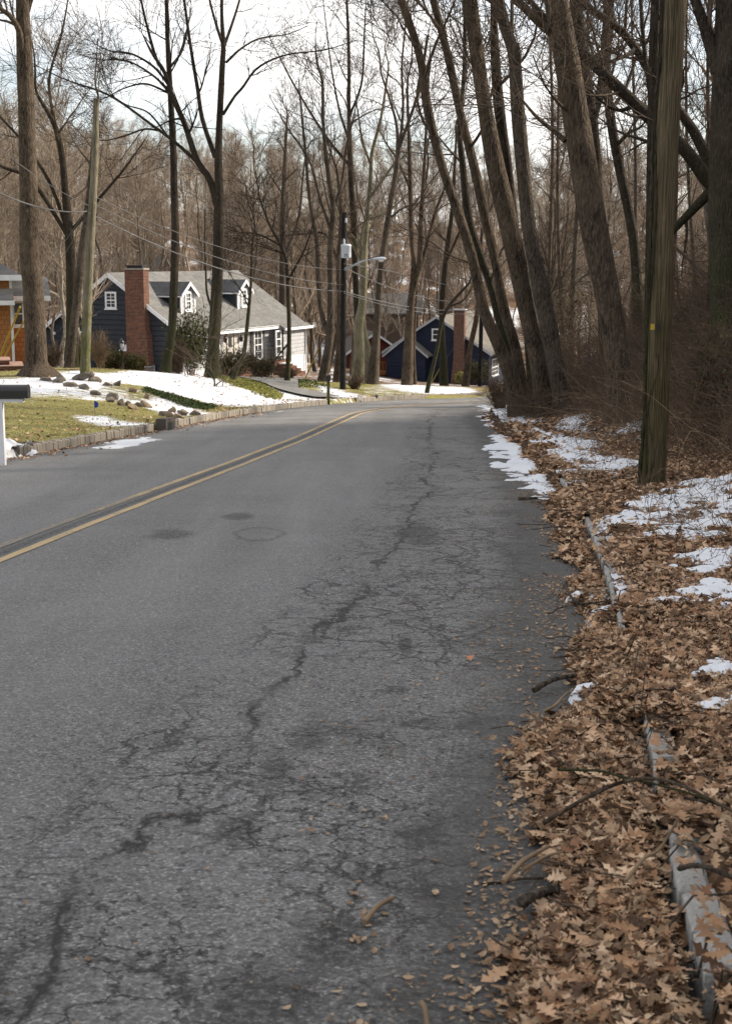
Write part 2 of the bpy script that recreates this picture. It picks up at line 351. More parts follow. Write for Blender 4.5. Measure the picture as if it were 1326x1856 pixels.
def asphalt():
    k = N('asphalt', .82, .3); uvn = k.n('UVMap'); sx = k.n('SeparateXYZ'); k.l(uvn.outputs[0], sx.inputs[0]); u, vv = sx.outputs[0], sx.outputs[1]
    v = k.coord()
    agg = k.noise(v, 140, 4, .85); ag2 = k.voro(v, 130, 'F1', 'Color'); sc = k.n('SeparateColor'); k.l(ag2, sc.inputs[0])
    near_e = k.ramp(k.math('DIVIDE', k.attr('edge'), 4.0), [(.45, 1.), (.7, 0.)])
    big = k.noise(v, .45, 6, .6, .5); mid = k.noise(v, 2.2, 6, .65)
    lane = k.noise(k.coord(scale=(1.6, .12, 1), rot=(0, 0, .09)), 1.0, 4)
    col = k.mix(k.ramp(agg, [(.40, 0.), (.60, 1.)]), (.058, .056, .054), (.265, .258, .247))
    col = k.mix(k.ramp(k.noise(v, 48, 5, .8), [(.38, .85), (.5, 0.)]), col, (.062, .060, .057))
    col = k.mix(k.ramp(k.noise(v, 33, 5, .85), [(.53, 0.), (.64, .7)]), col, (.33, .32, .305))
    col = k.mix(k.ramp(sc.outputs[0], [(.78, 0.), (.92, .85)]), col, (.32, .31, .30))
    col = k.mix(k.ramp(sc.outputs[1], [(0.0, .8), (.16, 0.)]), col, (.022, .022, .023))
    col = k.mix(k.ramp(big, [(.36, .66), (.60, 0.)]), col, (.088, .085, .080), 'MIX')
    col = k.mix(k.ramp(k.noise(k.coord(scale=(.5, .9, 1), rot=(0, 0, .5)), .9, 5, .6), [(.40, 0.), (.62, .35)]), col, (.24, .238, .236))
    col = k.mix(k.ramp(k.noise(v, 70, 4, .8), [(.36, .9), (.46, 0.)]), col, (.036, .034, .033))
    col = k.mix(k.ramp(lane, [(.40, 0.), (.66, .5)]), col, (.255, .250, .243))
    cell = k.n('SeparateColor'); k.l(k.voro(v, 105, 'F1', 'Color'), cell.inputs[0])
    gr = k.ramp(cell.outputs[0], [(.0, (.020, .019, .019)), (.28, (.070, .068, .066)), (.55, (.125, .122, .118)), (.85, (.21, .205, .198)), (1., (.42, .41, .39))])
    cell2 = k.n('SeparateColor'); k.l(k.voro(v, 52, 'F1', 'Color'), cell2.inputs[0])
    rough_zone = k.math('ADD', k.math('MULTIPLY', near_e, .5), k.ramp(k.noise(v, .7, 4), [(.35, .15), (.65, .5)]), True)
    col = k.mix(k.math('ADD', k.math('MULTIPLY', rough_zone, .35), .32), col, gr)
    col = k.mix(k.math('MULTIPLY', k.ramp(cell2.outputs[1], [(.0, 1.), (.14, 0.)]), rough_zone), col, (.022, .021, .020))
    # worn strip where wheels run and alligator cracking towards the right edge
    edge = k.attr('edge'); e4 = k.math('DIVIDE', edge, 4.0)
    near_r = k.ramp(e4, [(.10, .15), (.22, 1.), (.46, 1.), (.58, 0.)])
    wv = k.n('VectorMath', operation='ADD'); k.l(v, wv.inputs[0])
    dn = k.n('TexNoise'); k.l(v, dn.inputs['Vector']); dn.inputs['Scale'].default_value = 5; dn.inputs['Detail'].default_value = 6; dn.inputs['Roughness'].default_value = .7
    ds = k.n('VectorMath', operation='SCALE'); k.l(dn.outputs['Color'], ds.inputs[0]); ds.inputs['Scale'].default_value = .26; k.l(ds.outputs[0], wv.inputs[1])
    e1 = k.voro(wv.outputs[0], 1.55, 'DISTANCE_TO_EDGE'); e2 = k.voro(wv.outputs[0], 5.2, 'DISTANCE_TO_EDGE')
    n_a = k.noise(v, .8, 4, .6, .4); n_b = k.noise(v, 30, 4, .8)
    c1 = k.math('MULTIPLY', k.ramp(e1, [(.006, 1.), (.028, 0.)]), k.ramp(n_a, [(.44, 0.), (.55, 1.)]))
    c2 = k.math('MULTIPLY', k.ramp(e2, [(.008, .95), (.036, 0.)]), k.ramp(n_a, [(.40, 0.), (.50, 1.)]))
    ck = k.math('MAXIMUM', c1, c2); ck = k.math('MULTIPLY', ck, near_r); ck = k.math('MULTIPLY', ck, k.ramp(n_b, [(.34, 0.), (.54, 1.)]), True)
    wob = k.math('MULTIPLY', k.math('SUBTRACT', k.noise(k.coord(scale=(1, .55, 1)), 1.3, 6, .68), .5), .85)
    dmain = k.math('ABSOLUTE', k.math('SUBTRACT', k.math('ADD', edge, wob), 1.68))
    cm = k.math('MULTIPLY', k.ramp(dmain, [(.006, 1.), (.040, 0.)]), k.ramp(k.noise(v, 1.1, 3), [(.36, .1), (.5, 1.)]))
    dm3 = k.math('ABSOLUTE', k.math('SUBTRACT', k.math('ADD', edge, k.math('MULTIPLY', wob, 1.5)), 2.02))
    cm = k.math('MAXIMUM', cm, k.math('MULTIPLY', k.ramp(dm3, [(.004, .85), (.022, 0.)]), k.ramp(k.noise(v, 1.4, 3), [(.46, 0.), (.56, 1.)])))
    dm2 = k.math('ABSOLUTE', k.math('SUBTRACT', k.math('ADD', edge, k.math('MULTIPLY', wob, -1.4)), 1.05))
    cm = k.math('MAXIMUM', cm, k.math('MULTIPLY', k.ramp(dm2, [(.004, .9), (.024, 0.)]), k.ramp(k.noise(v, .9, 3), [(.46, 0.), (.56, 1.)])))
    halo = k.math('MULTIPLY', k.ramp(dmain, [(.0, .5), (.13, 0.)]), k.ramp(n_b, [(.40, 0.), (.56, 1.)]))
    cm = k.math('MAXIMUM', k.math('MULTIPLY', cm, k.ramp(n_b, [(.30, .2), (.48, 1.)])), k.math('MULTIPLY', halo, k.ramp(k.noise(v, 2.0, 3), [(.45, 0.), (.6, 1.)])))
    ck = k.math('MAXIMUM', ck, cm)
    rav = k.math('MULTIPLY', k.math('MULTIPLY', k.ramp(mid, [(.58, 0.), (.70, 1.)]), near_r), k.ramp(n_b, [(.42, 0.), (.56, .85)]), True)
    ck = k.math('MAXIMUM', ck, rav)
    col = k.mix(ck, col, (.022, .020, .018))
    # dark, dirty right gutter and the ravelled joint between the yellow lines
    dirt = k.math('ADD', k.ramp(e4, [(.12, 1.), (.32, 0.)]), k.math('MULTIPLY', k.math('SUBTRACT', mid, .5), 1.1))
    dirt = k.math('MULTIPLY', k.ramp(dirt, [(.42, 0.), (.85, .72)]), 1.0)
    col = k.mix(dirt, col, (.045, .041, .037))
    gut = k.math('ADD', k.ramp(u, [(.0, 1.), (.13, 0.)]), k.math('MULTIPLY', k.math('SUBTRACT', mid, .5), 1.2))
    col = k.mix(k.ramp(gut, [(.45, 0.), (.9, .6)]), col, (.040, .037, .034))
    jn = k.math('ABSOLUTE', k.math('SUBTRACT', k.attr('joint'), 0.0))
    jd = k.math('MULTIPLY', k.ramp(jn, [(.03, 1.), (.11, 0.)]), k.ramp(n_b, [(.36, .15), (.58, 1.)]))
    col = k.mix(k.math('MULTIPLY', jd, .92), col, (.026, .024, .022))
    # two old patches with dark rims
    sp = k.n('SeparateXYZ'); k.l(v, sp.inputs[0])
    def spot(cx, cy, rx, ry):
        a = k.math('DIVIDE', k.math('SUBTRACT', sp.outputs[0], cx), rx); b = k.math('DIVIDE', k.math('SUBTRACT', sp.outputs[1], cy), ry)
        d = k.math('SQRT', k.math('ADD', k.math('MULTIPLY', a, a), k.math('MULTIPLY', b, b)))
        return k.math('ADD', d, k.math('MULTIPLY', k.math('SUBTRACT', mid, .5), 1.3))
    for (px, py, rx, ry) in SPOTS:
        g = G(px, py); f_ = k.math('MULTIPLY', k.ramp(spot(g[0], g[1], rx, ry), [(.45, .85), (1.0, 0.)]), k.ramp(n_b, [(.36, .1), (.56, 1.)]))
        col = k.mix(f_, col, (.028, .026, .025))
    g = G(470, 968); pr = spot(g[0], g[1], .24, .55)
    col = k.mix(k.ramp(pr, [(.75, 0.), (.9, .55), (1.05, 0.)]), col, (.03, .028, .027))
    h = k.math('SUBTRACT', k.math('MULTIPLY', agg, .5), k.math('MULTIPLY', ck, 1.2))
    return k.done(col, k.bump(h, .8, .012), k.ramp(big, [(.3, .70), (.7, .88)]))
SPOTS = [(310, 968, .26, .5), (430, 935, .2, .5), (755, 965, .25, 1.1), (500, 1390, .08, .35), (560, 1330, .10, .3), (430, 1500, .10, .2), (480, 1800, .22, .25), (600, 1700, .16, .25), (735, 1165, .05, .4)]
MAT['asphalt'] = asphalt()
def paint():
    k = N('yellow_road_paint', .75, .3); v = k.coord(); n = k.noise(v, 26, 6, .75); m = k.noise(v, 1.6, 4)
    wear = k.math('ADD', n, k.math('MULTIPLY', k.math('SUBTRACT', m, .5), .35)); wear = k.math('ADD', wear, k.math('MULTIPLY', k.attr('wear'), .5))
    col = k.mix(k.ramp(n, [(.3, 0.), (.7, 1.)]), (.38, .265, .125), (.46, .345, .195))
    return k.done(k.mix(k.ramp(wear, [(.46, 0.), (.60, .92)]), col, (.13, .125, .115)), k.bump(n, .4, .006))
MAT['paint'] = paint()
def brick(name, c1, c2, mortar, sc=1.0, bw=.21, rh=.075, axis='XZ'):
    k = N(name, .9, .15); c = k.n('TexCoord'); sx = k.n('SeparateXYZ'); k.l(c.outputs['Object'], sx.inputs[0]); cb = k.n('CombineXYZ')
    k.l(k.math('ADD', sx.outputs[0], sx.outputs[1]), cb.inputs[0]); k.l(sx.outputs[2], cb.inputs[1])
    b = k.n('TexBrick'); k.l(cb.outputs[0], b.inputs['Vector']); b.inputs['Scale'].default_value = sc
    b.inputs['Color1'].default_value = (*c1, 1); b.inputs['Color2'].default_value = (*c2, 1); b.inputs['Mortar'].default_value = (*mortar, 1)
    b.inputs['Brick Width'].default_value = bw; b.inputs['Row Height'].default_value = rh; b.inputs['Mortar Size'].default_value = rh * .10; b.inputs['Bias'].default_value = -.1
    v = k.coord(); n = k.noise(v, 5, 5)
    col = k.mix(k.ramp(n, [(.35, 0.), (.7, .5)]), b.outputs[0], tuple(x * .45 for x in c1))
    return k.done(col, k.bump(b.outputs['Fac'], -.6, .015))
MAT['brick'] = brick('red_brick', (.150, .058, .034), (.050, .024, .019), (.19, .15, .12), 1, .23, .085)
MAT['brick_b'] = brick('dull_brick', (.16, .080, .055), (.10, .052, .040), (.16, .135, .11))
MAT['brick_far'] = brick('weathered_brick', (.17, .125, .10), (.13, .096, .078), (.16, .13, .11))
MAT['shingle_wall'] = brick('pale_wall_shingles', (.44, .45, .465), (.38, .388, .40), (.25, .255, .26), 1, .32, .26)
MAT['shingle_orange'] = brick('orange_cedar_shingles', (.44, .195, .080), (.35, .145, .058), (.25, .11, .05), 1, .24, .22)
MAT['paver'] = brick('pink_pavers', (.36, .22, .17), (.30, .19, .15), (.22, .17, .14), 1, .3, .15)
def roofmat(name, c1, c2):
    k = N(name, .92, .1); v = k.coord(); b = k.noise(v, 1.1, 6, .6); f = k.noise(k.coord(scale=(1, 1, 1)), 22, 4, .7)
    r = k.voro(k.coord(scale=(3, 6, 6)), 1.0, 'F1', 'Color'); s_ = k.n('SeparateColor'); k.l(r, s_.inputs[0])
    col = k.mix(k.ramp(b, [(.35, 0.), (.65, 1.)]), c1, c2); col = k.mix(k.ramp(s_.outputs[0], [(.2, .35), (.7, 0.)]), col, tuple(x * .6 for x in c2))
    return k.done(col, k.bump(k.math('ADD', f, s_.outputs[1]), .4, .02))
MAT['roof'] = roofmat('grey_asphalt_shingles', (.175, .17, .163), (.125, .122, .119))
MAT['roof_tan'] = roofmat('tan_asphalt_shingles', (.17, .155, .135), (.13, .12, .105))
MAT['roof_dark'] = roofmat('dark_asphalt_shingles', (.12, .12, .12), (.085, .085, .088))
MAT['navy_grey'] = simple('slate_blue_siding', (.030, .035, .044), (.025, .029, .037), 2, .7)
MAT['navy'] = simple('navy_siding', (.014, .021, .046), (.011, .016, .036), 2, .6)
MAT['red_wood'] = simple('barn_red_siding', (.13, .030, .020), (.09, .022, .016), 3, .8, mscale=(1, 1, 8))
MAT['deck'] = simple('orange_deck_wood', (.30, .12, .04), (.20, .08, .03), 5, .8, mscale=(1, 8, 8))
MAT['tan_door'] = simple('tan_door_paint', (.42, .40, .37), (.38, .36, .33), 2, .6)
MAT['shutter'] = simple('dark_trim_paint', (.022, .022, .024), (.03, .03, .032), 4, .6)
MAT['granite'] = (lambda k: k.done(k.mix(k.ramp(k.noise(k.coord(), 60, 4, .8), [(.3, 0.), (.7, 1.)]), k.mix(k.ramp(k.noise(k.coord(), 2.2, 4), [(.4, 0.), (.65, .7)]), (.20, .175, .145), (.12, .10, .08)), (.30, .275, .24)), k.bump(k.noise(k.coord(), 22, 6, .7), .7, .02)))(N('granite_block', .9, .2))
MAT['granite_pale'] = (lambda k: k.done(k.mix(k.ramp(k.noise(k.coord(), 60, 4, .8), [(.3, 0.), (.7, 1.)]), (.24, .232, .218), (.42, .41, .385)), k.bump(k.noise(k.coord(), 20, 6, .7), .7, .02)))(N('pale_granite_block', .9, .2))
MAT['rock'] = simple('field_stone', (.20, .17, .138), (.10, .085, .07), 3.5, .95, .15, .9, .06)
MAT['rock_tan'] = simple('tan_field_stone', (.26, .20, .135), (.15, .115, .08), 3.5, .95, .15, .9, .06)
def leafmat(name, cols):
    k = N(name, .8, .2); g = k.n('NewGeometry'); col = k.ramp(g.outputs['Random Per Island'], cols)
    n = k.noise(k.coord(), 25, 4); col = k.mix(k.ramp(n, [(.35, .0), (.7, .45)]), col, (.075, .04, .022))
    k.b.inputs['Transmission Weight'].default_value = 0
    return k.done(col, k.bump(n, .3, .004))
MAT['oak_leaf'] = leafmat('dry_oak_leaf', [(0., (.045, .027, .016)), (.18, (.11, .060, .033)), (.36, (.30, .170, .092)), (.54, (.50, .32, .19)), (.67, (.64, .46, .31)), (.76, (.40, .23, .125)), (.88, (.20, .100, .052)), (.95, (.50, .35, .23)), (1., (.07, .04, .025))])
MAT['chip'] = leafmat('leaf_crumb', [(0., (.12, .075, .045)), (.5, (.30, .20, .12)), (.8, (.42, .31, .20)), (1., (.16, .09, .05))])
MAT['green_leaf'] = leafmat('evergreen_leaf', [(0., (.025, .042, .014)), (.5, (.055, .078, .024)), (.8, (.095, .105, .035)), (1., (.035, .05, .02))])
MAT['yew'] = leafmat('yew_needles', [(0., (.018, .028, .010)), (.5, (.045, .055, .016)), (.8, (.085, .075, .018)), (1., (.03, .035, .012))])
MAT['lime'] = leafmat('lime_groundcover', [(0., (.15, .165, .030)), (.5, (.23, .235, .05)), (1., (.28, .27, .08))])
MAT['pachy'] = leafmat('dark_groundcover', [(0., (.025, .05, .015)), (.5, (.05, .085, .022)), (1., (.07, .11, .035))])
MAT['brush'] = simple('bramble_stem', (.135, .094, .066), (.058, .040, .028), 4, .9, .15)
MAT['straw'] = simple('pale_dry_stem', (.24, .17, .105), (.15, .105, .066), 4, .9, .15)
MAT['blade'] = leafmat('grass_blade', [(0., (.14, .155, .045)), (.4, (.26, .25, .085)), (.75, (.46, .37, .19)), (1., (.21, .21, .065))])

# ------------------------------------------------------------------ ground sheet
def inpoly(x, y, poly):
    poly = np.asarray(poly); ins = np.zeros(x.shape, bool); dmin = np.full(x.shape, 1e9); n = len(poly)
    for i in range(n):
        x0, y0 = poly[i]; x1, y1 = poly[(i + 1) % n]
        c = ((y0 > y) != (y1 > y)) & (x < (x1 - x0) * (y - y0) / (y1 - y0 + 1e-12) + x0); ins ^= c
        t = np.clip(((x - x0) * (x1 - x0) + (y - y0) * (y1 - y0)) / ((x1 - x0) ** 2 + (y1 - y0) ** 2 + 1e-12), 0, 1)
        dmin = np.minimum(dmin, np.hypot(x - x0 - t * (x1 - x0), y - y0 - t * (y1 - y0)))
    return np.where(ins, dmin, -dmin)
def gpoly(pix): return [tuple(T(*p)[:2]) for p in pix]
rows = np.concatenate([np.arange(-12, 16, .3), np.arange(16, 72, .26), np.geomspace(72, 430, 95)])
gl_y = [-12, 58, 62, 70, 90, 430]; 
gLx = np.where(rows < 58, xL(rows), np.interp(rows, [58, 62, 70, 90, 430], [xL(58.), 5.2, 11, 15, 15]))
gRx = np.where(rows < 45, xR(rows), np.interp(rows, [45, 49, 55, 62, 70, 90, 430], [xR(45.), 5.7, 9.5, 15, 18, 22, 22]))
offL = np.concatenate([np.geomspace(240, 22, 34)[:-1], np.arange(22, .3, -.24), [.14, .0]])
offR = np.concatenate([[0., .13], np.arange(.3, 10, .22), np.geomspace(10.2, 220, 30)])
fr = np.linspace(0, 1, 10)[1:-1]
nL, nF, nR = len(offL), len(fr), len(offR)
X = np.concatenate([gLx[:, None] - offL[None], gLx[:, None] + (gRx - gLx)[:, None] * fr[None], gRx[:, None] + offR[None]], 1)
Yg = np.repeat(rows[:, None], X.shape[1], 1)
Z = H(X, Yg)
near = rows < 58
Z[near, nL - 1] = -SL * rows[near] - .06; Z[near, nL + nF] = -SL * rows[near] - .06
lD, rD = dL(X, Yg), dR(X, Yg)
left = (X < gLx[:, None] + .01); right = (X > gRx[:, None] - .01); far = Yg > 70
n_lo = fbm(X * .25, Yg * .25, 31); n_md = fbm(X * .8, Yg * .8, 41)
snow = np.zeros_like(X); litter = np.zeros_like(X); soil = np.zeros_like(X)
litter[right] = 1; litter[far] = 1
def paintp(arr, pix, val, soft=.8, mode='set'):
    m = sstep(-soft, soft, inpoly(X, Yg, gpoly(pix))) * (~right)
    arr[:] = arr * (1 - m) + val * m
# left lawn: snow cover measured off the photograph, kept as areas of ground
paintp(snow, [(-60, 700), (20, 688), (60, 684), (150, 672), (260, 720), (330, 746), (250, 735), (170, 728), (110, 722), (-60, 735)], .60, 1.6)
paintp(snow, [(-60, 690), (60, 686), (150, 672), (210, 700), (120, 705), (-40, 716)], .80, .6)
paintp(snow, [(130, 752), (200, 755), (280, 772), (262, 786), (200, 775), (135, 762)], .72, .5)
paintp(snow, [(170, 680), (400, 678), (470, 700), (560, 728), (500, 735), (430, 738), (400, 735), (260, 702), (190, 690)], .76, .6)
paintp(snow, [(205, 700), (260, 702), (385, 738), (370, 755), (310, 745)], .35, .5)
paintp(snow, [(300, 715), (345, 738), (390, 752), (320, 756), (250, 730)], .75, .4)
paintp(snow, [(460, 690), (560, 706), (640, 722), (560, 727), (490, 712)], .7, .5)
paintp(snow, [(560, 695), (640, 712), (700, 724), (640, 728), (580, 712)], .75, .5)
paintp(snow, [(680, 703), (720, 694), (790, 694), (850, 702), (870, 710), (820, 718), (740, 712), (690, 705)], .78, .8)
paintp(snow, [(640, 700), (690, 700), (760, 712), (800, 719), (700, 722), (650, 715)], .42, .8)
paintp(snow, [(-40, 800), (50, 806), (95, 806), (60, 830), (-40, 840)], .72, .3)
paintp(soil, [(-40, 800), (95, 804), (70, 822), (-40, 842)], 1.0, .3)
paintp(litter, [(640, 712), (600, 716), (640, 728), (700, 724)], .8, .8)
paintp(litter, [(820, 712), (900, 705), (900, 718), (800, 720)], .8, .8)
behind = sstep(64, 74, Yg) * (~right | far)
n_fi = fbm(X * 1.1, Yg * .55, 51)
snow = snow * (1 - behind) + behind * (.34 + .75 * (n_lo - .5) + .8 * (n_fi - .5))
snow[far & (X < -2) & (Yg < 84)] = .9
litter = np.maximum(litter, behind * .9)
# right bank: snow lies in the gaps of the leaf litter further along, the near part gets its own lumps
rs = sstep(19, 25, Yg) * (.10 + .36 * sstep(.0, 1.0, rD) * (1 - sstep(2.6, 5.0, rD)) + .8 * (n_md - .5) - .12 * sstep(3, 6, rD))
snow[right & (Yg < 70)] = rs[right & (Yg < 70)]
soil = np.maximum(soil, right * sstep(3.5, 6, rD) * .55)
ii = np.arange(X.size).reshape(X.shape)
q = np.stack([ii[:-1, :-1], ii[:-1, 1:], ii[1:, 1:], ii[1:, :-1]], -1).reshape(-1, 4)
gm = mesh_np('ground', np.stack([X, Yg, Z], -1), q, smooth=True)
for nm, ar in (('snow', snow), ('litter', litter), ('soil', soil)): add_attr(gm, nm, np.clip(ar, 0, 1.2).ravel())
tag(link('ground', gm, MAT['ground']), kind='structure')

# ------------------------------------------------------------------ road, markings, kerbs
ry = np.concatenate([np.arange(-11, 20, .25), np.arange(20, 74.5, .4)]); uu = np.linspace(0, 1, 41)
def cross(y):  # left and right points of the carriageway seen square to the curve
    return xL(y), xR(y)
CY_ = [-12, -3, 4, 11.7, 15.3, 20.4, 28, 36, 42, 46.0, 51.0, 54.5, 60.5, 66, 71]
CXx = [-4.95, -4.3, -3.68, -3.0, -2.65, -2.1, -1.36, -.72, -.25, .6, 2.75, 4.6, 9.4, 16.5, 26]
CYs, CXs = smooth_table(CY_, CXx)
def xC(y): return np.interp(y, CYs, CXs)
xl, xr = xL(ry) - .02, xR(ry) + .02
RXg = xl[:, None] + (xr - xl)[:, None] * uu; RYg = np.repeat(ry[:, None], len(uu), 1)
RZg = -SL * RYg + .03 * (1 - (2 * uu - 1) ** 2) - .03 + (fbm(RXg * .7, RYg * .4, 77) - .5) * .015
ii = np.arange(RXg.size).reshape(RXg.shape)
q = np.stack([ii[:-1, :-1], ii[:-1, 1:], ii[1:, 1:], ii[1:, :-1]], -1).reshape(-1, 4)
uv = np.stack([np.repeat(uu[None], len(ry), 0), RYg], -1).reshape(-1, 2)
rm = mesh_np('road', np.stack([RXg, RYg, RZg], -1), q, smooth=True, uv=uv)
cs = np.sqrt(1 + slope(xC, RYg) ** 2)
add_attr(rm, 'edge', ((xR(RYg) - RXg) / np.sqrt(1 + slope(xR, RYg) ** 2)).ravel())
add_attr(rm, 'joint', ((RXg - xC(RYg)) / cs).ravel())
tag(link('road', rm, MAT['asphalt']), kind='structure')
def road_z(x, y):
    u = (x - xL(y)) / (xR(y) - xL(y)); return -SL * y + .03 * (1 - (2 * u - 1) ** 2) - .03 + (fbm(x * .7, y * .4, 77) - .5) * .015
def line_mark(off, wear_near):
    y = np.arange(-8, 73, .2); c = np.sqrt(1 + slope(xC, y) ** 2); V = []
    for d in (-.046, 0, .046):
        nx = xC(y) + (off + d + (fbm(y * 9, y * 0 + off * 9 + d * 40, 3, 2) - .5) * .018) * c; V.append(np.stack([nx, y, road_z(nx, y) + .005], -1))
    V = np.stack(V, 1); ii = np.arange(V.shape[0] * 3).reshape(-1, 3)
    q = np.stack([ii[:-1, :-1], ii[:-1, 1:], ii[1:, 1:], ii[1:, :-1]], -1).reshape(-1, 4)
    me = mesh_np('yellow_line', V, q); add_attr(me, 'wear', np.repeat(wear_near(y), 3))
    tag(link('yellow_line', me, MAT['paint']), kind='structure')
line_mark(-.15, lambda y: .30 * (1 - sstep(14, 19, y)) - .06)
line_mark(.15, lambda y: -.12 + .08 * sstep(15, 24, y))

rng = np.random.default_rng(4)
def kerb(name, fn, side, ys, mat, wid, skip, top=.14, lenr=(.24, .34), jit=1.0):
    mb = MB(); y = ys[0]
    while y < ys[1]:
        L = rng.uniform(*lenr); s_ = slope(fn, y + L / 2); c = math.sqrt(1 + s_ * s_); dy = L / c
        if not skip(y):
            a, b = y + .006, y + dy - .006; zt = top + rng.normal(0, .008) * jit; o0 = rng.normal(0, .006) * jit; wv = wid + rng.normal(0, .006) * jit
            n = np.array([-1, s_, 0]) / c if side < 0 else np.array([1, -s_, 0]) / c
            p = lambda yy, d, z: np.array([fn(yy), yy, -SL * yy + z]) + n * d
            j = lambda: rng.normal(0, .005) * jit
            bt = [p(a, o0, -.16), p(b, o0, -.16), p(b, o0 + wv, -.16), p(a, o0 + wv, -.16)]
            md = [p(a, o0, zt - .02), p(b, o0, zt - .02), p(b, o0 + wv, zt - .02), p(a, o0 + wv, zt - .02)]
            tp = [p(a + .015, o0 + .018, zt + j()), p(b - .015, o0 + .018, zt + j()), p(b - .015, o0 + wv - .015, zt + j()), p(a + .015, o0 + wv - .015, zt + j())]
            V = bt + md + tp; Fq = []
            for r_ in (0, 4):
                for i in range(4): Fq.append((r_ + i, r_ + (i + 1) % 4, r_ + 4 + (i + 1) % 4, r_ + 4 + i))
            Fq.append((8, 9, 10, 11)); mb.add(V, [f[::-1] for f in Fq] if side < 0 else Fq)
        y += dy
    o = mb.build(name, mat); return tag(o, kind='structure')
drive_y = (G(600, 728)[1], G(652, 727)[1])
kerb('kerb', xL, -1, (23.6, 75), MAT['granite'], .12, lambda y: (32.15 < y < 33.0) or (50.6 < y < 53.2), top=.135, lenr=(.11, .17))
kerb('kerb', xR, 1, (2.2, 44), MAT['granite_pale'], .095, lambda y: not ((3.0 < y < 4.25) or (4.75 < y < 5.6) or (7.3 < y < 8.1) or (8.6 < y < 10.3) or (10.2 < y < 13.2) or (16.2 < y < 17.6) or (y > 19 and fbm(np.array(y * .6), np.array(1.), 9) > .5)), top=.112, lenr=(.18, .28), jit=.8)
def strip(name, pts_l, pts_r, mat, lift=.02, kind='structure', n=60, m=14):
    """a path or driveway sheet laid over the terrain between two edges given as ground points"""
    a = np.array(pts_l); b = np.array(pts_r); t = np.linspace(0, 1, n); ta = np.linspace(0, 1, len(a))
    Lp = np.stack([np.interp(t, ta, a[:, i]) for i in (0, 1)], -1); Rp = np.stack([np.interp(t, ta, b[:, i]) for i in (0, 1)], -1)
    W = np.linspace(0, 1, m)[None, :, None]; P = Lp[:, None] * (1 - W) + Rp[:, None] * W
    Z = H(P[..., 0], P[..., 1]) + lift; V = np.concatenate([P, Z[..., None]], -1); ii = np.arange(n * m).reshape(n, m)
    q = np.stack([ii[:-1, :-1], ii[:-1, 1:], ii[1:, 1:], ii[1:, :-1]], -1).reshape(-1, 4)
    me = mesh_np(name, V, q, smooth=True, uv=np.stack(np.broadcast_arrays(np.full((n, m), .3), t[:, None] * 10), -1).reshape(-1, 2)); add_attr(me, 'joint', np.ones(n * m)); add_attr(me, 'edge', np.full(n * m, 9.))
    return tag(link(name, me, mat), kind=kind)
g1, g2 = G(596, 729), G(655, 727)
strip('driveway', [(g1[0] + .1, g1[1] - .1), *[tuple(T(*p)[:2]) for p in [(560, 721), (510, 710)]], (-6.2, 63), (-7, 70)], [(g2[0] + .1, g2[1] - .1), *[tuple(T(*p)[:2]) for p in [(600, 718), (540, 706)]], (-3.0, 63), (-3.8, 70)], MAT['asphalt'], .09)
strip('driveway', [(-5.9, 22.6), (-9, 22.3), (-16, 22)], [(-6.5, 18.5), (-9, 18.4), (-16, 18.5)], MAT['asphalt'], .03)

# ------------------------------------------------------------------ houses
class House:
    """local X runs along the front facade away from the camera, Y along the gable to the left, Z up"""
    def __init__(s, name, x, y, z, ang, label, cat='house', group=None):
        s.O = np.array([x, y, z]); s.u = np.array([math.cos(ang), math.sin(ang), 0]); s.v = np.array([-math.sin(ang), math.cos(ang), 0])
        s.e = empty(name, s.O, ang, label, cat, group)
    def loc(s, p): d = np.asarray(p) - s.O; return np.array([d @ s.u, d @ s.v, d[2]])
    def hit(s, px, py, p0, n):  # photo ray with a local plane, local coordinates back
        P0 = s.O + s.u * p0[0] + s.v * p0[1] + np.array([0, 0, p0[2]]); Nn = s.u * n[0] + s.v * n[1] + np.array([0, 0, n[2]])
        d = ray(px, py); return s.loc(CAM + d * (((P0 - CAM) @ Nn) / (d @ Nn)))
def window(parent, o, r, n, w, h, cols=1, rowsn=2, fw=.10, mat=None, glass=None, sill=True, name='window', label=None):
    """double-hung window: frame with meeting rail and bars, glass pane as its child. o = lower middle on the wall face"""
    f = MB(); mat = mat or MAT['white']
    f.obox(o, r, n, -w / 2, -w / 2 + fw, 0, h, -.02, .06).obox(o, r, n, w / 2 - fw, w / 2, 0, h, -.02, .06)
    f.obox(o, r, n, -w / 2 + fw, w / 2 - fw, h - fw, h, -.02, .057).obox(o, r, n, -w / 2 + fw, w / 2 - fw, 0, fw, -.02, .057)
    iw = w - 2 * fw; ih = h - 2 * fw
    for i in range(1, rowsn): z = fw + ih * i / rowsn; f.obox(o, r, n, -iw / 2, iw / 2, z - .035, z + .035, -.02, .045)
    for j in range(1, cols): x = -iw / 2 + iw * j / cols; f.obox(o, r, n, x - .018, x + .018, fw, h - fw, -.02, .03)
    if cols > 1:
        for i in range(rowsn): z = fw + ih * (i + .5) / rowsn; f.obox(o, r, n, -iw / 2, iw / 2, z - .015, z + .015, -.02, .028)
    if sill: f.obox(o, r, n, -w / 2 - .05, w / 2 + .05, -.06, 0, -.02, .10)
    fo = f.build(name, mat, parent)
    if label: fo['label'] = label
    MB().obox(o, r, n, -iw / 2, iw / 2, fw, h - fw, -.03, .012).build('pane', glass or MAT['glass'], fo)
    return fo
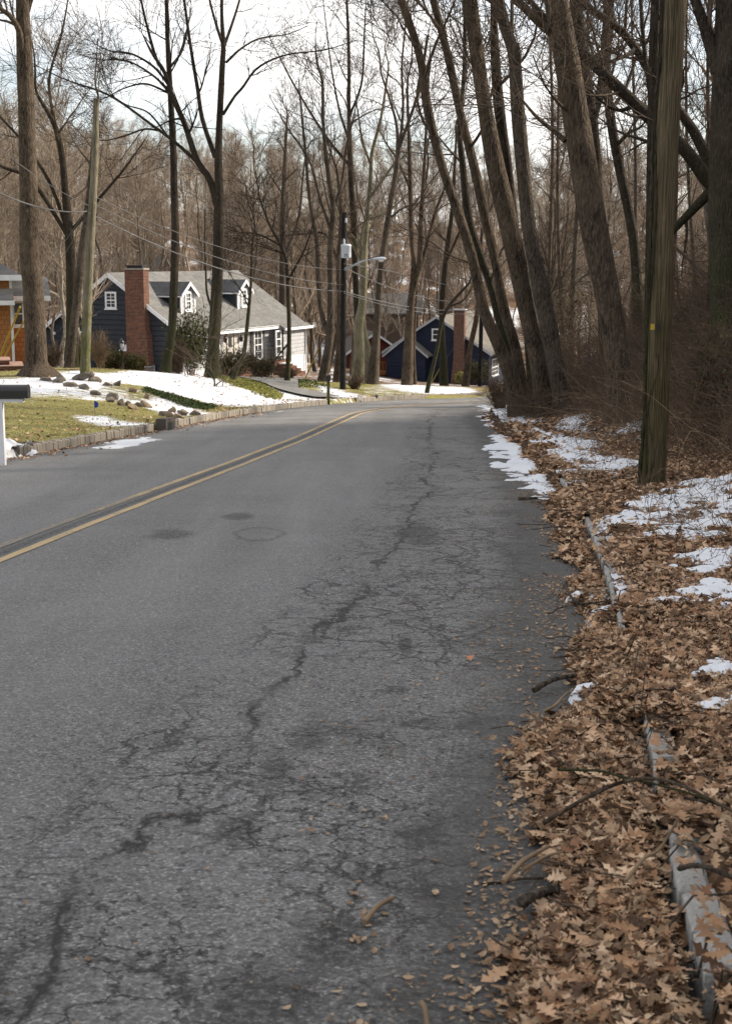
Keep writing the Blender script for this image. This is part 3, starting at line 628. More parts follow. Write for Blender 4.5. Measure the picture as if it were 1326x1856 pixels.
def lap_gable(D, zb, ze, zr, ym, pitch_ext, course, x=0.0, y0=None):
    """lapped boards filling a gable at local x, facing -X"""
    mb = MB(); z = zb
    def span(zz):
        if zz <= ze: return (0.0, D)
        t = (zz - ze) / (zr - ze); return (ym * t, D - (D - ym) * t)
    while z < zr - .05:
        z1 = min(z + course, zr); zg = z + .05; a0, b0 = span(zg); a1, b1 = span(z1); t = .05
        mb.add([(x - t, a0, zg), (x - t, b0, zg), (x - t, b1, z1), (x - t, a1, z1), (x + .01, a0, zg), (x + .01, b0, zg), (x + .01, b1, z1), (x + .01, a1, z1)], [(0, 1, 2, 3)[::-1], (0, 1, 5, 4), (2, 3, 7, 6), (1, 2, 6, 5), (3, 0, 4, 7)]); z = z1
    V = [(x, 0, zb), (x, D, zb), (x, D, ze), (x, ym, zr), (x, 0, ze)]
    mb.add(V, [(4, 3, 2, 1, 0)])
    return mb
def slab(p, t):  # roof slope of four corners with thickness t downwards
    mb = MB(); return mb.hexa([tuple(np.array(q) - (0, 0, t)) for q in p] + [tuple(q) for q in p])

# --- grey-roofed house with the slate-blue gable
a_ang = math.atan2(.9165, .4)
HA = House('house', -10.9, 85.0, -5.55, a_ang, 'slate blue gabled house with grey shingle roof, two dormers and tall brick chimney')
eA = HA.e; D, L, ZE, ZR = 9.8, 15.6, 2.72, 6.05
lap_gable(D, .35, ZE, ZR, D / 2, 0, .30).build('gable_wall', MAT['navy_grey'], eA)
MB().box(.02, L - .02, .03, D - .03, -.4, .35).build('foundation', MAT['white'], eA)
mb = MB(); mb.box(.06, L, .30, D, .35, ZE - .02); mb.prism([(L - .02, .3, ZE - .02), (L - .02, D, ZE - .02), (L - .02, D / 2, ZR - .15)], (-.2, 0, 0)); mb.build('wall', MAT['navy_grey'], eA)
ov = .35; sl = (ZR - ZE) / (D / 2)
roof = MB()
for p in ([(-ov, -ov, ZE - ov * sl), (L + ov, -ov, ZE - ov * sl), (L + ov, D / 2, ZR), (-ov, D / 2, ZR)], [(L + ov, D + ov, ZE - ov * sl), (-ov, D + ov, ZE - ov * sl), (-ov, D / 2, ZR), (L + ov, D / 2, ZR)]):
    p = [(a, b, c + .16) for a, b, c in p]; roof.hexa([tuple(np.array(q_) - (0, 0, .14)) for q_ in p] + p)
ro = roof.build('roof', MAT['roof'], eA)
tr = MB()
for sgn in (0, 1):
    y0, y1 = (-ov, D / 2) if sgn == 0 else (D + ov, D / 2)
    for x in (-ov - .025,):
        a, b = np.array([x, y0, ZE - ov * sl + .155]), np.array([x, y1, ZR + .155]); tr.prism([a, b, b - (0, 0, .27), a - (0, 0, .27)], (.05, 0, 0))
tr.build('rake_board', MAT['white'], ro)
g = MB(); g.box(-ov, L + ov, -ov - .13, -ov - .01, ZE - ov * sl - .05, ZE - ov * sl + .09); g.build('gutter', MAT['white'], eA)
MB().box(-ov + .1, L + ov - .1, -ov, .3, ZE - .12, ZE - .06).build('soffit', MAT['white'], eA)
fac = MB(); fac.box(0, L, 0, .28, .35, ZE - .13); fac.build('front_wall', MAT['shingle_wall'], eA)
# chimney against the gable
ca = HA.hit(228, 560, (-.6, 0, 0), (1, 0, 0)); cb = HA.hit(262, 560, (-.6, 0, 0), (1, 0, 0)); ctop = HA.hit(245, 489, (-.6, 0, 0), (1, 0, 0))[2]
cy1, cy0 = ca[1], cb[1]; ch = MB()
ch.box(-.62, -.042, cy0, cy1, 2.9, ctop)
ch.hexa([(-.70, cy0 - .28, -.3), (-.042, cy0 - .28, -.3), (-.042, cy1 - .06, -.3), (-.70, cy1 - .06, -.3), (-.64, cy0 - .12, 2.5), (-.042, cy0 - .12, 2.5), (-.042, cy1 + .001, 2.5), (-.64, cy1 + .001, 2.5)])
ch.hexa([(-.64, cy0 - .12, 2.5), (-.042, cy0 - .12, 2.5), (-.042, cy1, 2.5), (-.64, cy1, 2.5), (-.62, cy0, 2.9), (-.042, cy0, 2.9), (-.042, cy1, 2.9), (-.62, cy1, 2.9)])
ch.hexa([(-.6, cy1 - .06, -.3), (-.042, cy1 - .06, -.3), (-.042, cy1 + .55, -.3), (-.6, cy1 + .55, -.3), (-.6, cy1, 1.55), (-.042, cy1, 1.55), (-.042, cy1 + .55, 1.55), (-.6, cy1 + .55, 1.55)])
ch.hexa([(-.6, cy1, 1.55), (-.042, cy1, 1.55), (-.042, cy1 + .55, 1.55), (-.6, cy1 + .55, 1.55), (-.25, cy1, 1.98), (-.042, cy1, 1.98), (-.042, cy1 + .35, 1.98), (-.25, cy1 + .35, 1.98)])
ch.hexa([(-.6, cy1 + .55, -.3), (-.042, cy1 + .55, -.3), (-.042, cy1 + 1.3, -.3), (-.6, cy1 + 1.3, -.3), (-.6, cy1 + .55, .62), (-.042, cy1 + .55, .62), (-.042, cy1 + 1.3, .62), (-.6, cy1 + 1.3, .62)])
cho = ch.build('chimney', MAT['brick'], eA)
cm = MB(); cm.box(-.66, -.01, cy0 - .04, cy1 + .04, ctop, ctop + .10); cm.build('chimney_crown', MAT['granite'], cho)
cc = MB(); cc.box(-.56, -.10, cy0 + .12, cy1 - .12, ctop + .10, ctop + .22); cc.box(-.62, -.05, cy0 + .07, cy1 - .07, ctop + .22, ctop + .27); cc.build('chimney_cap', MAT['shutter'], cho)
sn = MB()
sn.hexa([(-.63, cy1 + .02, 1.56), (-.22, cy1 + .02, 1.85), (-.22, cy1 + .5, 1.85), (-.63, cy1 + .57, 1.56), (-.58, cy1 + .02, 1.70), (-.2, cy1 + .02, 2.0), (-.2, cy1 + .28, 2.0), (-.58, cy1 + .50, 1.68)])
sn.build('snow_cap', MAT['snow'], cho); sn = MB()
sn.hexa([(-.64, cy1 + .57, .63), (-.05, cy1 + .57, .63), (-.05, cy1 + 1.36, .63), (-.64, cy1 + 1.36, .63), (-.56, cy1 + .60, .84), (-.05, cy1 + .6, .92), (-.05, cy1 + 1.05, .92), (-.52, cy1 + 1.15, .80)])
sn.build('snow_cap', MAT['snow'], cho)
gw = HA.hit(203, 559.5, (0, 0, 0), (1, 0, 0)); window(eA, (-.055, gw[1], gw[2]), (0, -1, 0), (-1, 0, 0), .80, 1.02, 2, 2, .11)
gw = HA.hit(147, 624, (0, 0, 0), (1, 0, 0)); window(eA, (-.055, gw[1], gw[2]), (0, -1, 0), (-1, 0, 0), .80, .80, 2, 2, .11)
lm = HA.hit(101, 607, (0, 0, 0), (1, 0, 0)); MB().lathe([(0, .0), (.09, .02), (.12, .12), (.05, .2), (0, .2)], (-.12, lm[1], lm[2])).build('flood_light', MAT['white'], eA)
# dormers standing on the front slope
nrm = (0, -sl, 1)
for px, py in ((341, 567), (442, 559)):
    p = HA.hit(px, py, (0, 0, ZE + .16), nrm); x0, yf, zf = p; dw, dh, rise = 1.62, 1.22, .62
    zt = zf + dh; yb = (zt - .16 - ZE) / sl; yr = (zt + rise - .16 - ZE) / sl
    dm = MB(); t = .06
    dm.prism([(x0 - dw / 2, yf, zf - .25), (x0 + dw / 2, yf, zf - .25), (x0 + dw / 2, yf, zt), (x0, yf, zt + rise - .05), (x0 - dw / 2, yf, zt)], (0, .12, 0))
    do = dm.build('dormer', MAT['shingle_wall'], eA)
    ck = MB()
    for s_ in (-1, 1): xx = x0 + s_ * (dw / 2 - .05); ck.prism([(xx - .05, yf + .12, zf - .2), (xx - .05, yf + .12, zt), (xx - .05, yb, zt)], (.1, 0, 0))
    ck.build('dormer_cheek', MAT['navy_grey'], do)
    dr = MB(); o_ = .20
    for s_ in (-1, 1):
        xe = x0 + s_ * (dw / 2 + o_); ze = zt - o_ * rise / (dw / 2)
        pts = [(xe, yf - o_, ze), (xe, yb - .1, ze), (x0, yr + .15, zt + rise), (x0, yf - o_, zt + rise)]
        pts = [(a, b, c + .05) for a, b, c in pts]; dr.hexa([tuple(np.array(q_) - (0, 0, .07)) for q_ in pts] + pts)
    dr.build('dormer_roof', MAT['roof_dark'], do)
    dt = MB()
    for s_ in (-1, 1):
        xe = x0 + s_ * (dw / 2 + o_ + .01); ze = zt - o_ * rise / (dw / 2) + .055; a, b = np.array([xe, yf - o_ - .03, ze]), np.array([x0, yf - o_ - .03, zt + rise + .055])
        dt.prism([a, b, b - (0, 0, .22), a - (0, 0, .22)], (0, .045, 0))
        dt.box(xe - .05, xe + .05, yf - o_, yb - .15, ze - .16, ze - .075)
        dt.box(x0 + s_ * (dw / 2) - .07, x0 + s_ * (dw / 2) + .07, yf - .035, yf + .01, zf - .1, zt - .05)
    dt.build('dormer_trim', MAT['white'], do)
    window(eA, (x0, yf, zf + .12), (1, 0, 0), (0, -1, 0), .74, 1.18, 2, 2, .12, name='dormer_window')
# facade openings
fx = lambda px, py: HA.hit(px, py, (0, 0, 0), (0, 1, 0))
p0, p1 = fx(409, 640), fx(424, 640); dmb = MB(); x0, x1 = p0[0], p1[0]; zb = .42
dmb.box(x0 + .12, x1 - .12, -.03, .05, zb, zb + 2.05); do = dmb.build('front_door', MAT['tan_door'], eA)
df = MB(); df.box(x0 + .03, x0 + .118, -.05, .05, zb, zb + 2.12).box(x1 - .118, x1 - .03, -.05, .05, zb, zb + 2.12).box(x0 + .118, x1 - .118, -.047, .05, zb + 2.053, zb + 2.12); df.build('door_frame', MAT['shutter'], do)
xm = (x0 + x1) / 2; MB().box(xm - .22, xm + .22, -.042, .0, zb + 1.12, zb + 1.78).box(xm - .22, xm + .22, -.042, .0, zb + .25, zb + .8).build('door_pane', MAT['glass'], do)
pf = MB(); pf.box(x0 - .42, x0 + .02, -.028, .02, zb - .05, ZE - .16).box(x1 - .02, x1 + .62, -.028, .02, zb - .05, ZE - .16).box(x0 + .02, x1 - .02, -.028, .02, zb + 2.13, ZE - .16); pf.build('door_surround', MAT['tan_door'], eA)
for xa in (x0 - .55, x1 + .63): MB().box(xa, xa + .12, -.06, .02, zb - .05, ZE - .16).build('pilaster', MAT['white'], eA)
for px, py in ((404, 616), (433, 614)):
    p = fx(px, py); lt = MB().lathe([(.0, -.20), (.09, -.16), (.12, .08), (.14, .10), (.04, .24), (0, .25)], (p[0], -.18, p[2]), 8); lt.box(p[0] - .02, p[0] + .02, -.17, 0, p[2] - .05, p[2] + .0); lt.build('wall_lantern', MAT['black'], eA)
p = fx(467, 640); window(eA, (p[0], -.002, .50), (1, 0, 0), (0, -1, 0), 1.15, 1.92, 2, 2, .10, name='window'); wx = p[0]
MB().box(wx - .95, wx - .60, -.05, .0, .50, 2.40).build('shutter', MAT['shutter'], eA); MB().box(wx + .60, wx + .95, -.05, .0, .50, 2.40).build('shutter', MAT['shutter'], eA)
p = fx(364, 640); window(eA, (p[0], -.002, .75), (1, 0, 0), (0, -1, 0), 2.6, 1.6, 5, 2, .12, name='picture_window')
pe = fx(497, 640); xb = pe[0]
bo = MB(); bo.box(xb, L - .05, -.55, -.004, .55, ZE - .22); bo.build('bay_wall', MAT['shingle_wall'], eA)
MB().box(xb + .03, L - .08, -.52, -.006, -1.2, .55).build('bay_foundation', MAT['white'], eA)
br = MB(); br.hexa([(xb - .15, -.85, ZE - .34), (L + .3, -.85, ZE - .34), (L + .3, -ov - .14, ZE - .13), (xb - .15, -ov - .14, ZE - .13), (xb - .15, -.85, ZE - .24), (L + .3, -.85, ZE - .24), (L + .3, -ov - .14, ZE - .03), (xb - .15, -ov - .14, ZE - .03)]); br.build('bay_roof', MAT['roof'], eA)
MB().box(xb - .15, L + .3, -.98, -.86, ZE - .42, ZE - .26).build('bay_gutter', MAT['white'], eA)
q5 = HA.hit(504, 640, (0, -.55, 0), (0, 1, 0)); window(eA, (q5[0], -.552, .70), (1, 0, 0), (0, -1, 0), .8, 1.62, 1, 3, .10)
for x in (xb + .05, L - .15): MB().tube([(x, -.62, ZE - .4), (x, -.62, -1.0)], .055, 8).build('downspout', MAT['shutter'] if x < xb + 1 else MAT['white'], eA)
MB().tube([(wx - 1.05, -.07, ZE - .3), (wx - 1.05, -.07, .1)], .045, 8).build('downspout', MAT['shutter'], eA)
MB().tube([(.1, -ov - .1, ZE - .3), (.05, -.2, ZE - .62), (.0, .02, ZE - .7)], .05, 8).build('downspout', MAT['white'], eA)
bp = fx(441, 640)[0]; pm = MB(); pm.box(x0 - .6, xb - .1, -1.35, -.01, -.9, .40); pm.build('porch', MAT['brick'], eA)
rl = MB(); xs = np.arange(x0 + 1.6, xb - .15, .14)
for x in xs: rl.box(x - .008, x + .008, -1.30, -1.284, .40, 1.25)
rl.box(xs[0] - .05, xs[-1] + .05, -1.31, -1.275, 1.25, 1.29).box(xs[0] - .05, xs[-1] + .05, -1.31, -1.275, .50, .53)
for x in (xs[0] - .06, xs[-1] + .02): rl.box(x, x + .05, -1.32, -1.27, .40, 1.36)
rl.build('railing', MAT['black'], eA)
st = MB()
for i in range(4): st.box(xb - 2.2, xb - .5, -1.35 - .3 * (i + 1), -1.352 - .3 * i, -.9, .22 - .17 * i)
so = st.build('porch_step', MAT['brick'], eA); MB().box(xb - 2.1, xb - .7, -1.9, -1.4, .222, .29).build('step_snow', MAT['snow'], so)

# --- navy house beyond the bend
b_ang = math.atan2(.95, .31)
bz = -9.6
pe_ = A(886, 640, 122.0); HB = House('house', pe_[0], pe_[1], bz, b_ang, 'navy blue gabled house with tan roof and brick chimney behind the bend')
eB = HB.e; DB, LB = 9.4, 13.0
ZEb = HB.loc(pe_)[2]; pk = HB.hit(792, 575, (0, 0, 0), (1, 0, 0)); ymb, ZRb = pk[1], pk[2]
DB = 2 * ymb
lap_gable(DB, 0, ZEb, ZRb, ymb, 0, .34).build('gable_wall', MAT['navy'], eB)
MB().box(.06, LB, .02, DB, -.5, ZEb - .05).build('wall', MAT['navy'], eB)
slb = (ZRb - ZEb) / ymb; rb = MB()
for p in ([(-.3, -.3, ZEb - .3 * slb), (LB + .3, -.3, ZEb - .3 * slb), (LB + .3, ymb, ZRb), (-.3, ymb, ZRb)], [(LB + .3, DB + .3, ZEb - .3 * slb), (-.3, DB + .3, ZEb - .3 * slb), (-.3, ymb, ZRb), (LB + .3, ymb, ZRb)]):
    p = [(a, b, c + .16) for a, b, c in p]; rb.hexa([tuple(np.array(q_) - (0, 0, .14)) for q_ in p] + p)
ro = rb.build('roof', MAT['roof_tan'], eB); tb = MB()
for y0, y1 in ((-.3, ymb), (DB + .3, ymb)):
    a, b = np.array([-.335, y0, ZEb - .3 * slb + .155]), np.array([-.335, y1, ZRb + .155]); tb.prism([a, b, b - (0, 0, .24), a - (0, 0, .24)], (.05, 0, 0))
tb.build('rake_board', MAT['shade_white'], ro)
a = HB.hit(822, 600, (-.6, 0, 0), (1, 0, 0)); b = HB.hit(841, 600, (-.6, 0, 0), (1, 0, 0)); zt = HB.hit(830, 563, (-.6, 0, 0), (1, 0, 0))[2]
cb_ = MB(); cb_.box(-.65, -.05, b[1], a[1], 2.6, zt); cb_.hexa([(-.72, b[1] - .35, -.5), (-.05, b[1] - .35, -.5), (-.05, a[1] + .35, -.5), (-.72, a[1] + .35, -.5), (-.65, b[1], 2.6), (-.05, b[1], 2.6), (-.05, a[1], 2.6), (-.65, a[1], 2.6)])
cbo = cb_.build('chimney', MAT['brick_b'], eB); MB().box(-.75, 0.02, b[1] - .09, a[1] + .09, zt, zt + .13).build('chimney_crown', MAT['shade_white'], cbo)
p = HB.hit(791, 617, (0, 0, 0), (1, 0, 0)); window(eB, (-.055, p[1], p[2]), (0, -1, 0), (-1, 0, 0), .85, 1.02, 1, 2, .12)
p = HB.hit(700, 690, (-1.5, 0, 0), (1, 0, 0)); yl = p[1]; p2 = HB.hit(770, 690, (-1.5, 0, 0), (1, 0, 0)); yr_ = p2[1]; ze2 = HB.hit(772, 643, (-1.5, 0, 0), (1, 0, 0))[2]; zr2 = HB.hit(737, 613, (-1.5, 0, 0), (1, 0, 0))[2]
gar = lap_gable(yl - yr_, -.5, ze2, zr2, (yl - yr_) / 2, 0, .34); gar.v = [(x - 1.5, y + yr_, z) for x, y, z in gar.v]
go = gar.build('garage_wall', MAT['navy'], eB); MB().box(-1.44, 5, yr_ + .02, yl - .02, -.5, ze2 - .05).build('garage_side', MAT['navy'], eB)
rg = MB(); ym2 = (yl + yr_) / 2; s2 = (zr2 - ze2) / (ym2 - yr_); tg = MB()
for y0 in (yr_ - .3, yl + .3):
    p = [(-1.75, y0, ze2 - .3 * s2 + .14), (5, y0, ze2 - .3 * s2 + .14), (5, ym2, zr2 + .14), (-1.75, ym2, zr2 + .14)]
    if y0 > ym2: p = [p[1], p[0], p[3], p[2]]
    rg.hexa([tuple(np.array(q_) - (0, 0, .12)) for q_ in p] + p); a, b = np.array([-1.785, y0, ze2 - .3 * s2 + .135]), np.array([-1.785, ym2, zr2 + .135]); tg.prism([a, b, b - (0, 0, .2), a - (0, 0, .2)], (.05, 0, 0))
gro = rg.build('garage_roof', MAT['roof_tan'], eB); tg.build('rake_board', MAT['shade_white'], gro)
p = HB.hit(897, 690, (0, -.6, 0), (0, 1, 0)); window(eB, (2.2, -.002, 1.0), (1, 0, 0), (0, -1, 0), 2.4, 1.5, 4, 2, .1)
MB().hexa([(1., -1.3, 2.75), (5, -1.3, 2.75), (5, -.3, 3.1), (1., -.3, 3.1), (1., -1.3, 2.85), (5, -1.3, 2.85), (5, -.3, 3.2), (1., -.3, 3.2)]).build('porch_roof', MAT['white'], eB)

def plain_house(name, px, py, Y, depth, length, ang, he, hr, wall, roofm, label, wins=(), zoff=0.0, snow=False, drop=4.0):
    """smaller or half hidden house; px,py is the near eave corner as measured"""
    c = A(px, py, Y); h = House(name, c[0], c[1], c[2] - he, ang, label); e = h.e
    mb = MB(); mb.box(0, length, 0, depth, -drop, he - .06)
    for x in (0.0, length - .12): mb.prism([(x, 0, he - .06), (x, depth, he - .06), (x, depth / 2, hr - .08)], (.12, 0, 0))
    mb.build('wall', wall, e); s_ = (hr - he) / (depth / 2); r_ = MB(); o_ = .4; t_ = MB()
    for p in ([(-o_, -o_, he - o_ * s_), (length + o_, -o_, he - o_ * s_), (length + o_, depth / 2, hr), (-o_, depth / 2, hr)], [(length + o_, depth + o_, he - o_ * s_), (-o_, depth + o_, he - o_ * s_), (-o_, depth / 2, hr), (length + o_, depth / 2, hr)]):
        p = [(a, b, cc + .14) for a, b, cc in p]; r_.hexa([tuple(np.array(q_) - (0, 0, .13)) for q_ in p] + p)
    ro = r_.build('roof', roofm, e)
    for y0 in (-o_, depth + o_):
        a, b = np.array([-o_ - .03, y0, he - o_ * s_ + .135]), np.array([-o_ - .03, depth / 2, hr + .135]); t_.prism([a, b, b - (0, 0, .22), a - (0, 0, .22)], (.05, 0, 0))
    t_.box(-o_, length + o_, -o_ - .1, -o_ - .01, he - o_ * s_ - .03, he - o_ * s_ + .12)
    t_.build('rake_board', MAT['white'], ro)
    for (face, a, z, w_, hh, cols) in wins:
        if face == 'front': window(e, (a, -.002, z), (1, 0, 0), (0, -1, 0), w_, hh, cols, 2, .10)
        else: window(e, (-.002, a, z), (0, -1, 0), (-1, 0, 0), w_, hh, cols, 2, .10)
    if snow:
        sm = MB(); rs_ = np.random.default_rng(int(px))
        for i in range(7):
            a = rs_.uniform(.5, length - 2); yy = rs_.uniform(.2, depth / 2 - 1); ww, dd = rs_.uniform(.8, 2.2), rs_.uniform(.5, 1.2)
            z = lambda y_: he + y_ * s_ + .14
            sm.hexa([(a, yy, z(yy)), (a + ww, yy, z(yy)), (a + ww, yy + dd, z(yy + dd)), (a, yy + dd, z(yy + dd)), (a + .1, yy + .1, z(yy + .1) + .09), (a + ww - .1, yy + .1, z(yy + .1) + .09), (a + ww - .1, yy + dd - .1, z(yy + dd - .1) + .09), (a + .1, yy + dd - .1, z(yy + dd - .1) + .09)])
        sm.build('roof_snow', MAT['snow'], ro)
    return h
plain_house('house', 724, 636, 129.0, 4.6, 7.0, R(100), 2.3, 3.9, MAT['red_wood'], MAT['roof_tan'], 'small barn red house half hidden behind the navy garage', [('gable', 2.3, .6, .9, 1.0, 2)], snow=False)
hd = House('deck', *(A(712, 676, 124.0)), R(95), 'orange wooden deck with railing behind the navy garage', 'deck'); dk = MB()
dk.box(0, 3, 0, 3.4, -.18, 0); dko = dk.build('deck_floor', MAT['deck'], hd.e)
rl = MB(); rl.box(-.05, 0, 0, 3.4, .9, 1.0); rl.box(-.05, 0, 0, 3.4, .05, .13)
for y in np.arange(.05, 3.4, .26): rl.box(-.04, 0, y, y + .12, .13, .9)
rl.build('railing', MAT['deck'], hd.e)
for y in (.1, 3.2): MB().box(0, .12, y, y + .12, -2.4, -.18).build('leg', MAT['deck'], hd.e)
plain_house('house', 762, 562, 150.0, 8.0, 8.6, R(176), 3.0, 4.7, MAT['brick_far'], MAT['roof'], 'brown brick house with snow on its roof, far behind the street lamp pole', [('front', 1.6, .9, 1.2, 1.4, 3), ('front', 4.6, .9, 1.2, 1.4, 3), ('front', 7.2, .9, 1.2, 1.4, 3)], snow=True)
plain_house('house', 312, 503, 140.0, 7.0, 5.6, R(172), 3.0, 5.0, MAT['shingle_wall'], MAT['roof'], 'grey-roofed house up the hill, only its roof visible above the brick chimney', [('front', 5, 1.0, 1., 1.3, 2)], snow=True)

# --- orange shingled house at the left edge
c = A(22, 672, 66.0); HF = House('house', c[0], c[1], c[2] - .3, R(15), 'orange cedar shingled house with dark grey roofs and white trim at left edge')
eF = HF.e   # here local X runs to the right in the picture, -Y faces the camera
fpt = lambda px, py, y=0.0: HF.hit(px, py, (0, y, 0), (0, 1, 0))
xr1 = fpt(23, 600)[0]; ze1 = fpt(20, 500)[2]; zm = fpt(20, 546)[2]
MB().box(-8, xr1 - .06, 0, 7, -.6, ze1).build('wall', MAT['shingle_orange'], eF)
MB().box(xr1 - .06, xr1 + .06, -.03, .10, -.2, ze1 - .02).build('corner_board', MAT['white'], eF)
rf = MB(); rt = fpt(0, 470)[2]; xe = fpt(40, 500)[0]
rf.add([(-9, -.5, ze1), (xe, -.5, ze1), (xe, 7.5, ze1), (-9, 7.5, ze1), (xe - 3.6, 3.5, ze1 + 2.3), (-9, 3.5, ze1 + 2.3)], [(0, 1, 4, 5), (1, 2, 4), (2, 3, 5, 4), (3, 2, 1, 0), (0, 5, 3)])
ro = rf.build('roof', MAT['roof_dark'], eF)
MB().box(-9, xe + .04, -.58, -.51, ze1 - .20, ze1 + .05).build('fascia', MAT['white'], ro)
MB().lathe([(1.1, 0), (.9, .18), (.4, .27), (0, .3)], (xe - 2.6, 1.2, ze1 + 1.05), 10).build('roof_snow', MAT['snow'], ro)
pr = MB(); pr.hexa([(-8, -1.1, zm - .05), (xr1 + .1, -1.1, zm - .05), (xr1 + .1, -.04, zm + .5), (-8, -.04, zm + .5), (-8, -1.1, zm + .03), (xr1 + .1, -1.1, zm + .03), (xr1 + .1, -.04, zm + .58), (-8, -.04, zm + .58)])
po = pr.build('porch_roof', MAT['roof_dark'], eF); MB().box(-8, xr1 + .13, -1.18, -1.11, zm - .14, zm + .06).build('fascia', MAT['white'], po)
x2 = fpt(58, 600, 1.2)[0]; ze2 = fpt(40, 541, 1.2)[2]
MB().box(xr1 + .08, x2, 1.2, 7, -.6, ze2).build('side_wall', MAT['shingle_orange'], eF)
xo = fpt(92, 541, .7)[0]
sr = MB(); sr.hexa([(xr1 + .08, .7, ze2), (xo, .7, ze2), (xo, 3.4, ze2 + .85), (xr1 + .08, 3.4, ze2 + .85), (xr1 + .08, .7, ze2 + .1), (xo, .7, ze2 + .1), (xo, 3.4, ze2 + .95), (xr1 + .08, 3.4, ze2 + .95)])
so = sr.build('side_roof', MAT['roof_dark'], eF); MB().box(xr1 + .08, xo, .6, .69, ze2 - .1, ze2 + .12).build('gutter', MAT['white'], so)
a, b = fpt(27, 590, 1.2), fpt(46, 590, 1.2); window(eF, ((a[0] + b[0]) / 2 - .05, 1.2, fpt(36, 592, 1.2)[2]), (1, 0, 0), (0, -1, 0), b[0] - a[0] + .1, fpt(36, 545, 1.2)[2] - fpt(36, 592, 1.2)[2], 1, 2, .11)
# front steps
s0 = T(14, 672); hs = empty('front_steps', (s0[0], s0[1], s0[2]), R(15), 'pink brick front steps with pale treads by the orange house', 'steps')
for i in range(4):
    MB().box(-3, .50 - .42 * i, .38 * i, .38 * i + 2 - .38 * i, .17 * i + .002 - (.3 if i == 0 else 0), .17 * (i + 1) - .04).build('riser', MAT['brick'], hs)
    MB().box(-3, .54 - .42 * i, .38 * i - .04, .38 * i + 2.05 - .38 * i, .17 * (i + 1) - .038, .17 * (i + 1)).build('tread', MAT['paver'], hs)
p_ = [T(2, 676)[:2], T(52, 676)[:2]]
strip('front_path', [(s0[0] + .4, s0[1] - .5), (s0[0] + 2.4, s0[1] + .1)], [(s0[0] + .4, s0[1] + .5), (s0[0] + 2.4, s0[1] + .7)], MAT['paver'], .03)

# ------------------------------------------------------------------ street furniture
def pole(name, label, pts, Y, mat, k=16, cat='utility pole'):
    P = np.array([A(px, py, Y) for px, py, w_ in pts]); rad = np.array([w_ / 2 / ppm(Y) for _, _, w_ in pts])
    b = P[-1].copy(); zb = float(H(b[0], b[1])); e = empty(name, (b[0], b[1], zb), 0, label, cat)
    P = np.vstack([P, [b[0], b[1], min(zb, b[2]) - .4]]); rad = np.append(rad, rad[-1]); Pl = P - np.array(e.location)
    t = np.linspace(0, len(P) - 1, 40); Pi = np.stack([np.interp(t, np.arange(len(P)), Pl[:, i]) for i in range(3)], -1); ri = np.interp(t, np.arange(len(P)), rad)
    MB().tube(Pi[::-1], ri[::-1], k).build('pole_shaft', mat, e)
    return e, P
RP = [(1232, -240, 38), (1222, 0, 41), (1208, 235, 43), (1198, 430, 43), (1193, 632, 44), (1188, 766, 45), (1181, 885, 48)]
eR, PR = pole('utility_pole', 'thick mossy brown utility pole standing in leaf litter, small yellow tag on it', RP, 15.7, MAT['pole'])
c = A(1177, 591, 15.7) - np.array(eR.location); c[1] -= .165
tg = MB().box(c[0] - .028, c[0] + .02, c[1] - .004, c[1], c[2] - .032, c[2] + .032).build('pole_tag', MAT['yellow'], eR); MB().box(c[0] + .021, c[0] + .06, c[1] - .003, c[1] + .02, c[2] - .034, c[2] + .034).build('tag_holder', MAT['black'], tg)
eL, PL = pole('utility_pole', 'weathered grey utility pole with green algae foot on the snowy lawn', [(175, 179, 10), (172, 300, 13), (163, 460, 16), (159.5, 530, 17), (154, 674, 18)], 46, MAT['pole_green'])
eM, PM = pole('utility_pole', 'black utility pole by driveway, carrying a street lamp and grey transformer', [(624, 385, 8), (623, 440, 10), (622, 550, 10.5), (621, 706, 11)], 60, MAT['pole_dark'])
def pl(px, py, Y, e): return A(px, py, Y) - np.array(e.location)
c = pl(627, 456, 59.6, eM); tm = MB().lathe([(0, -.27), (.19, -.26), (.205, -.2), (.205, .2), (.225, .22), (.225, .26), (.16, .30), (0, .31)], c, 20); to = tm.build('transformer', MAT['can'], eM)
MB().lathe([(.03, .3), (.05, .34), (.03, .38), (.05, .42), (.03, .46), (.02, .52), (0, .53)], (c[0] - .08, c[1], c[2]), 8).build('bushing', MAT['can'], to)
mk_ = MB()
for (a_, b_, z0, z1) in ((-.07, -.03, -.13, -.10), (-.02, .02, -.13, -.10), (.03, .07, -.13, -.10), (-.09, -.01, -.19, -.165), (.01, .09, -.19, -.165)): mk_.box(c[0] + a_, c[0] + b_, c[1] - .212, c[1] - .20, c[2] + z0, c[2] + z1)
mk_.build('marking', MAT['shutter'], to)
a = pl(626, 487, 60, eM); arm = [pl(*q_, 60, eM) for q_ in ((624, 489), (640, 481), (655, 474), (668, 470.5), (678, 470))]
for i, q_ in enumerate(arm): q_[1] -= .1 + .1 * i
ao = MB().tube(arm, [.05, .042, .036, .032, .03], 10).build('lamp_arm', MAT['grey_metal'], eM)
h0 = pl(687, 469, 59.4, eM); hd_ = MB(); prof = [(-.30, .02), (-.24, .07), (-.05, .11), (.12, .13), (.24, .10), (.30, .02)]
V = []; kk = 12
for x, r_ in prof:
    for i in range(kk): t = 2 * math.pi * i / kk; V.append((h0[0] + x, h0[1] + r_ * 1.1 * math.cos(t), h0[2] + r_ * (.62 if math.sin(t) > 0 else .45) * math.sin(t)))
hd_.add(V, [(j * kk + i, j * kk + (i + 1) % kk, (j + 1) * kk + (i + 1) % kk, (j + 1) * kk + i) for j in range(5) for i in range(kk)] + [tuple(range(kk))[::-1], tuple(range(5 * kk, 6 * kk))], True)
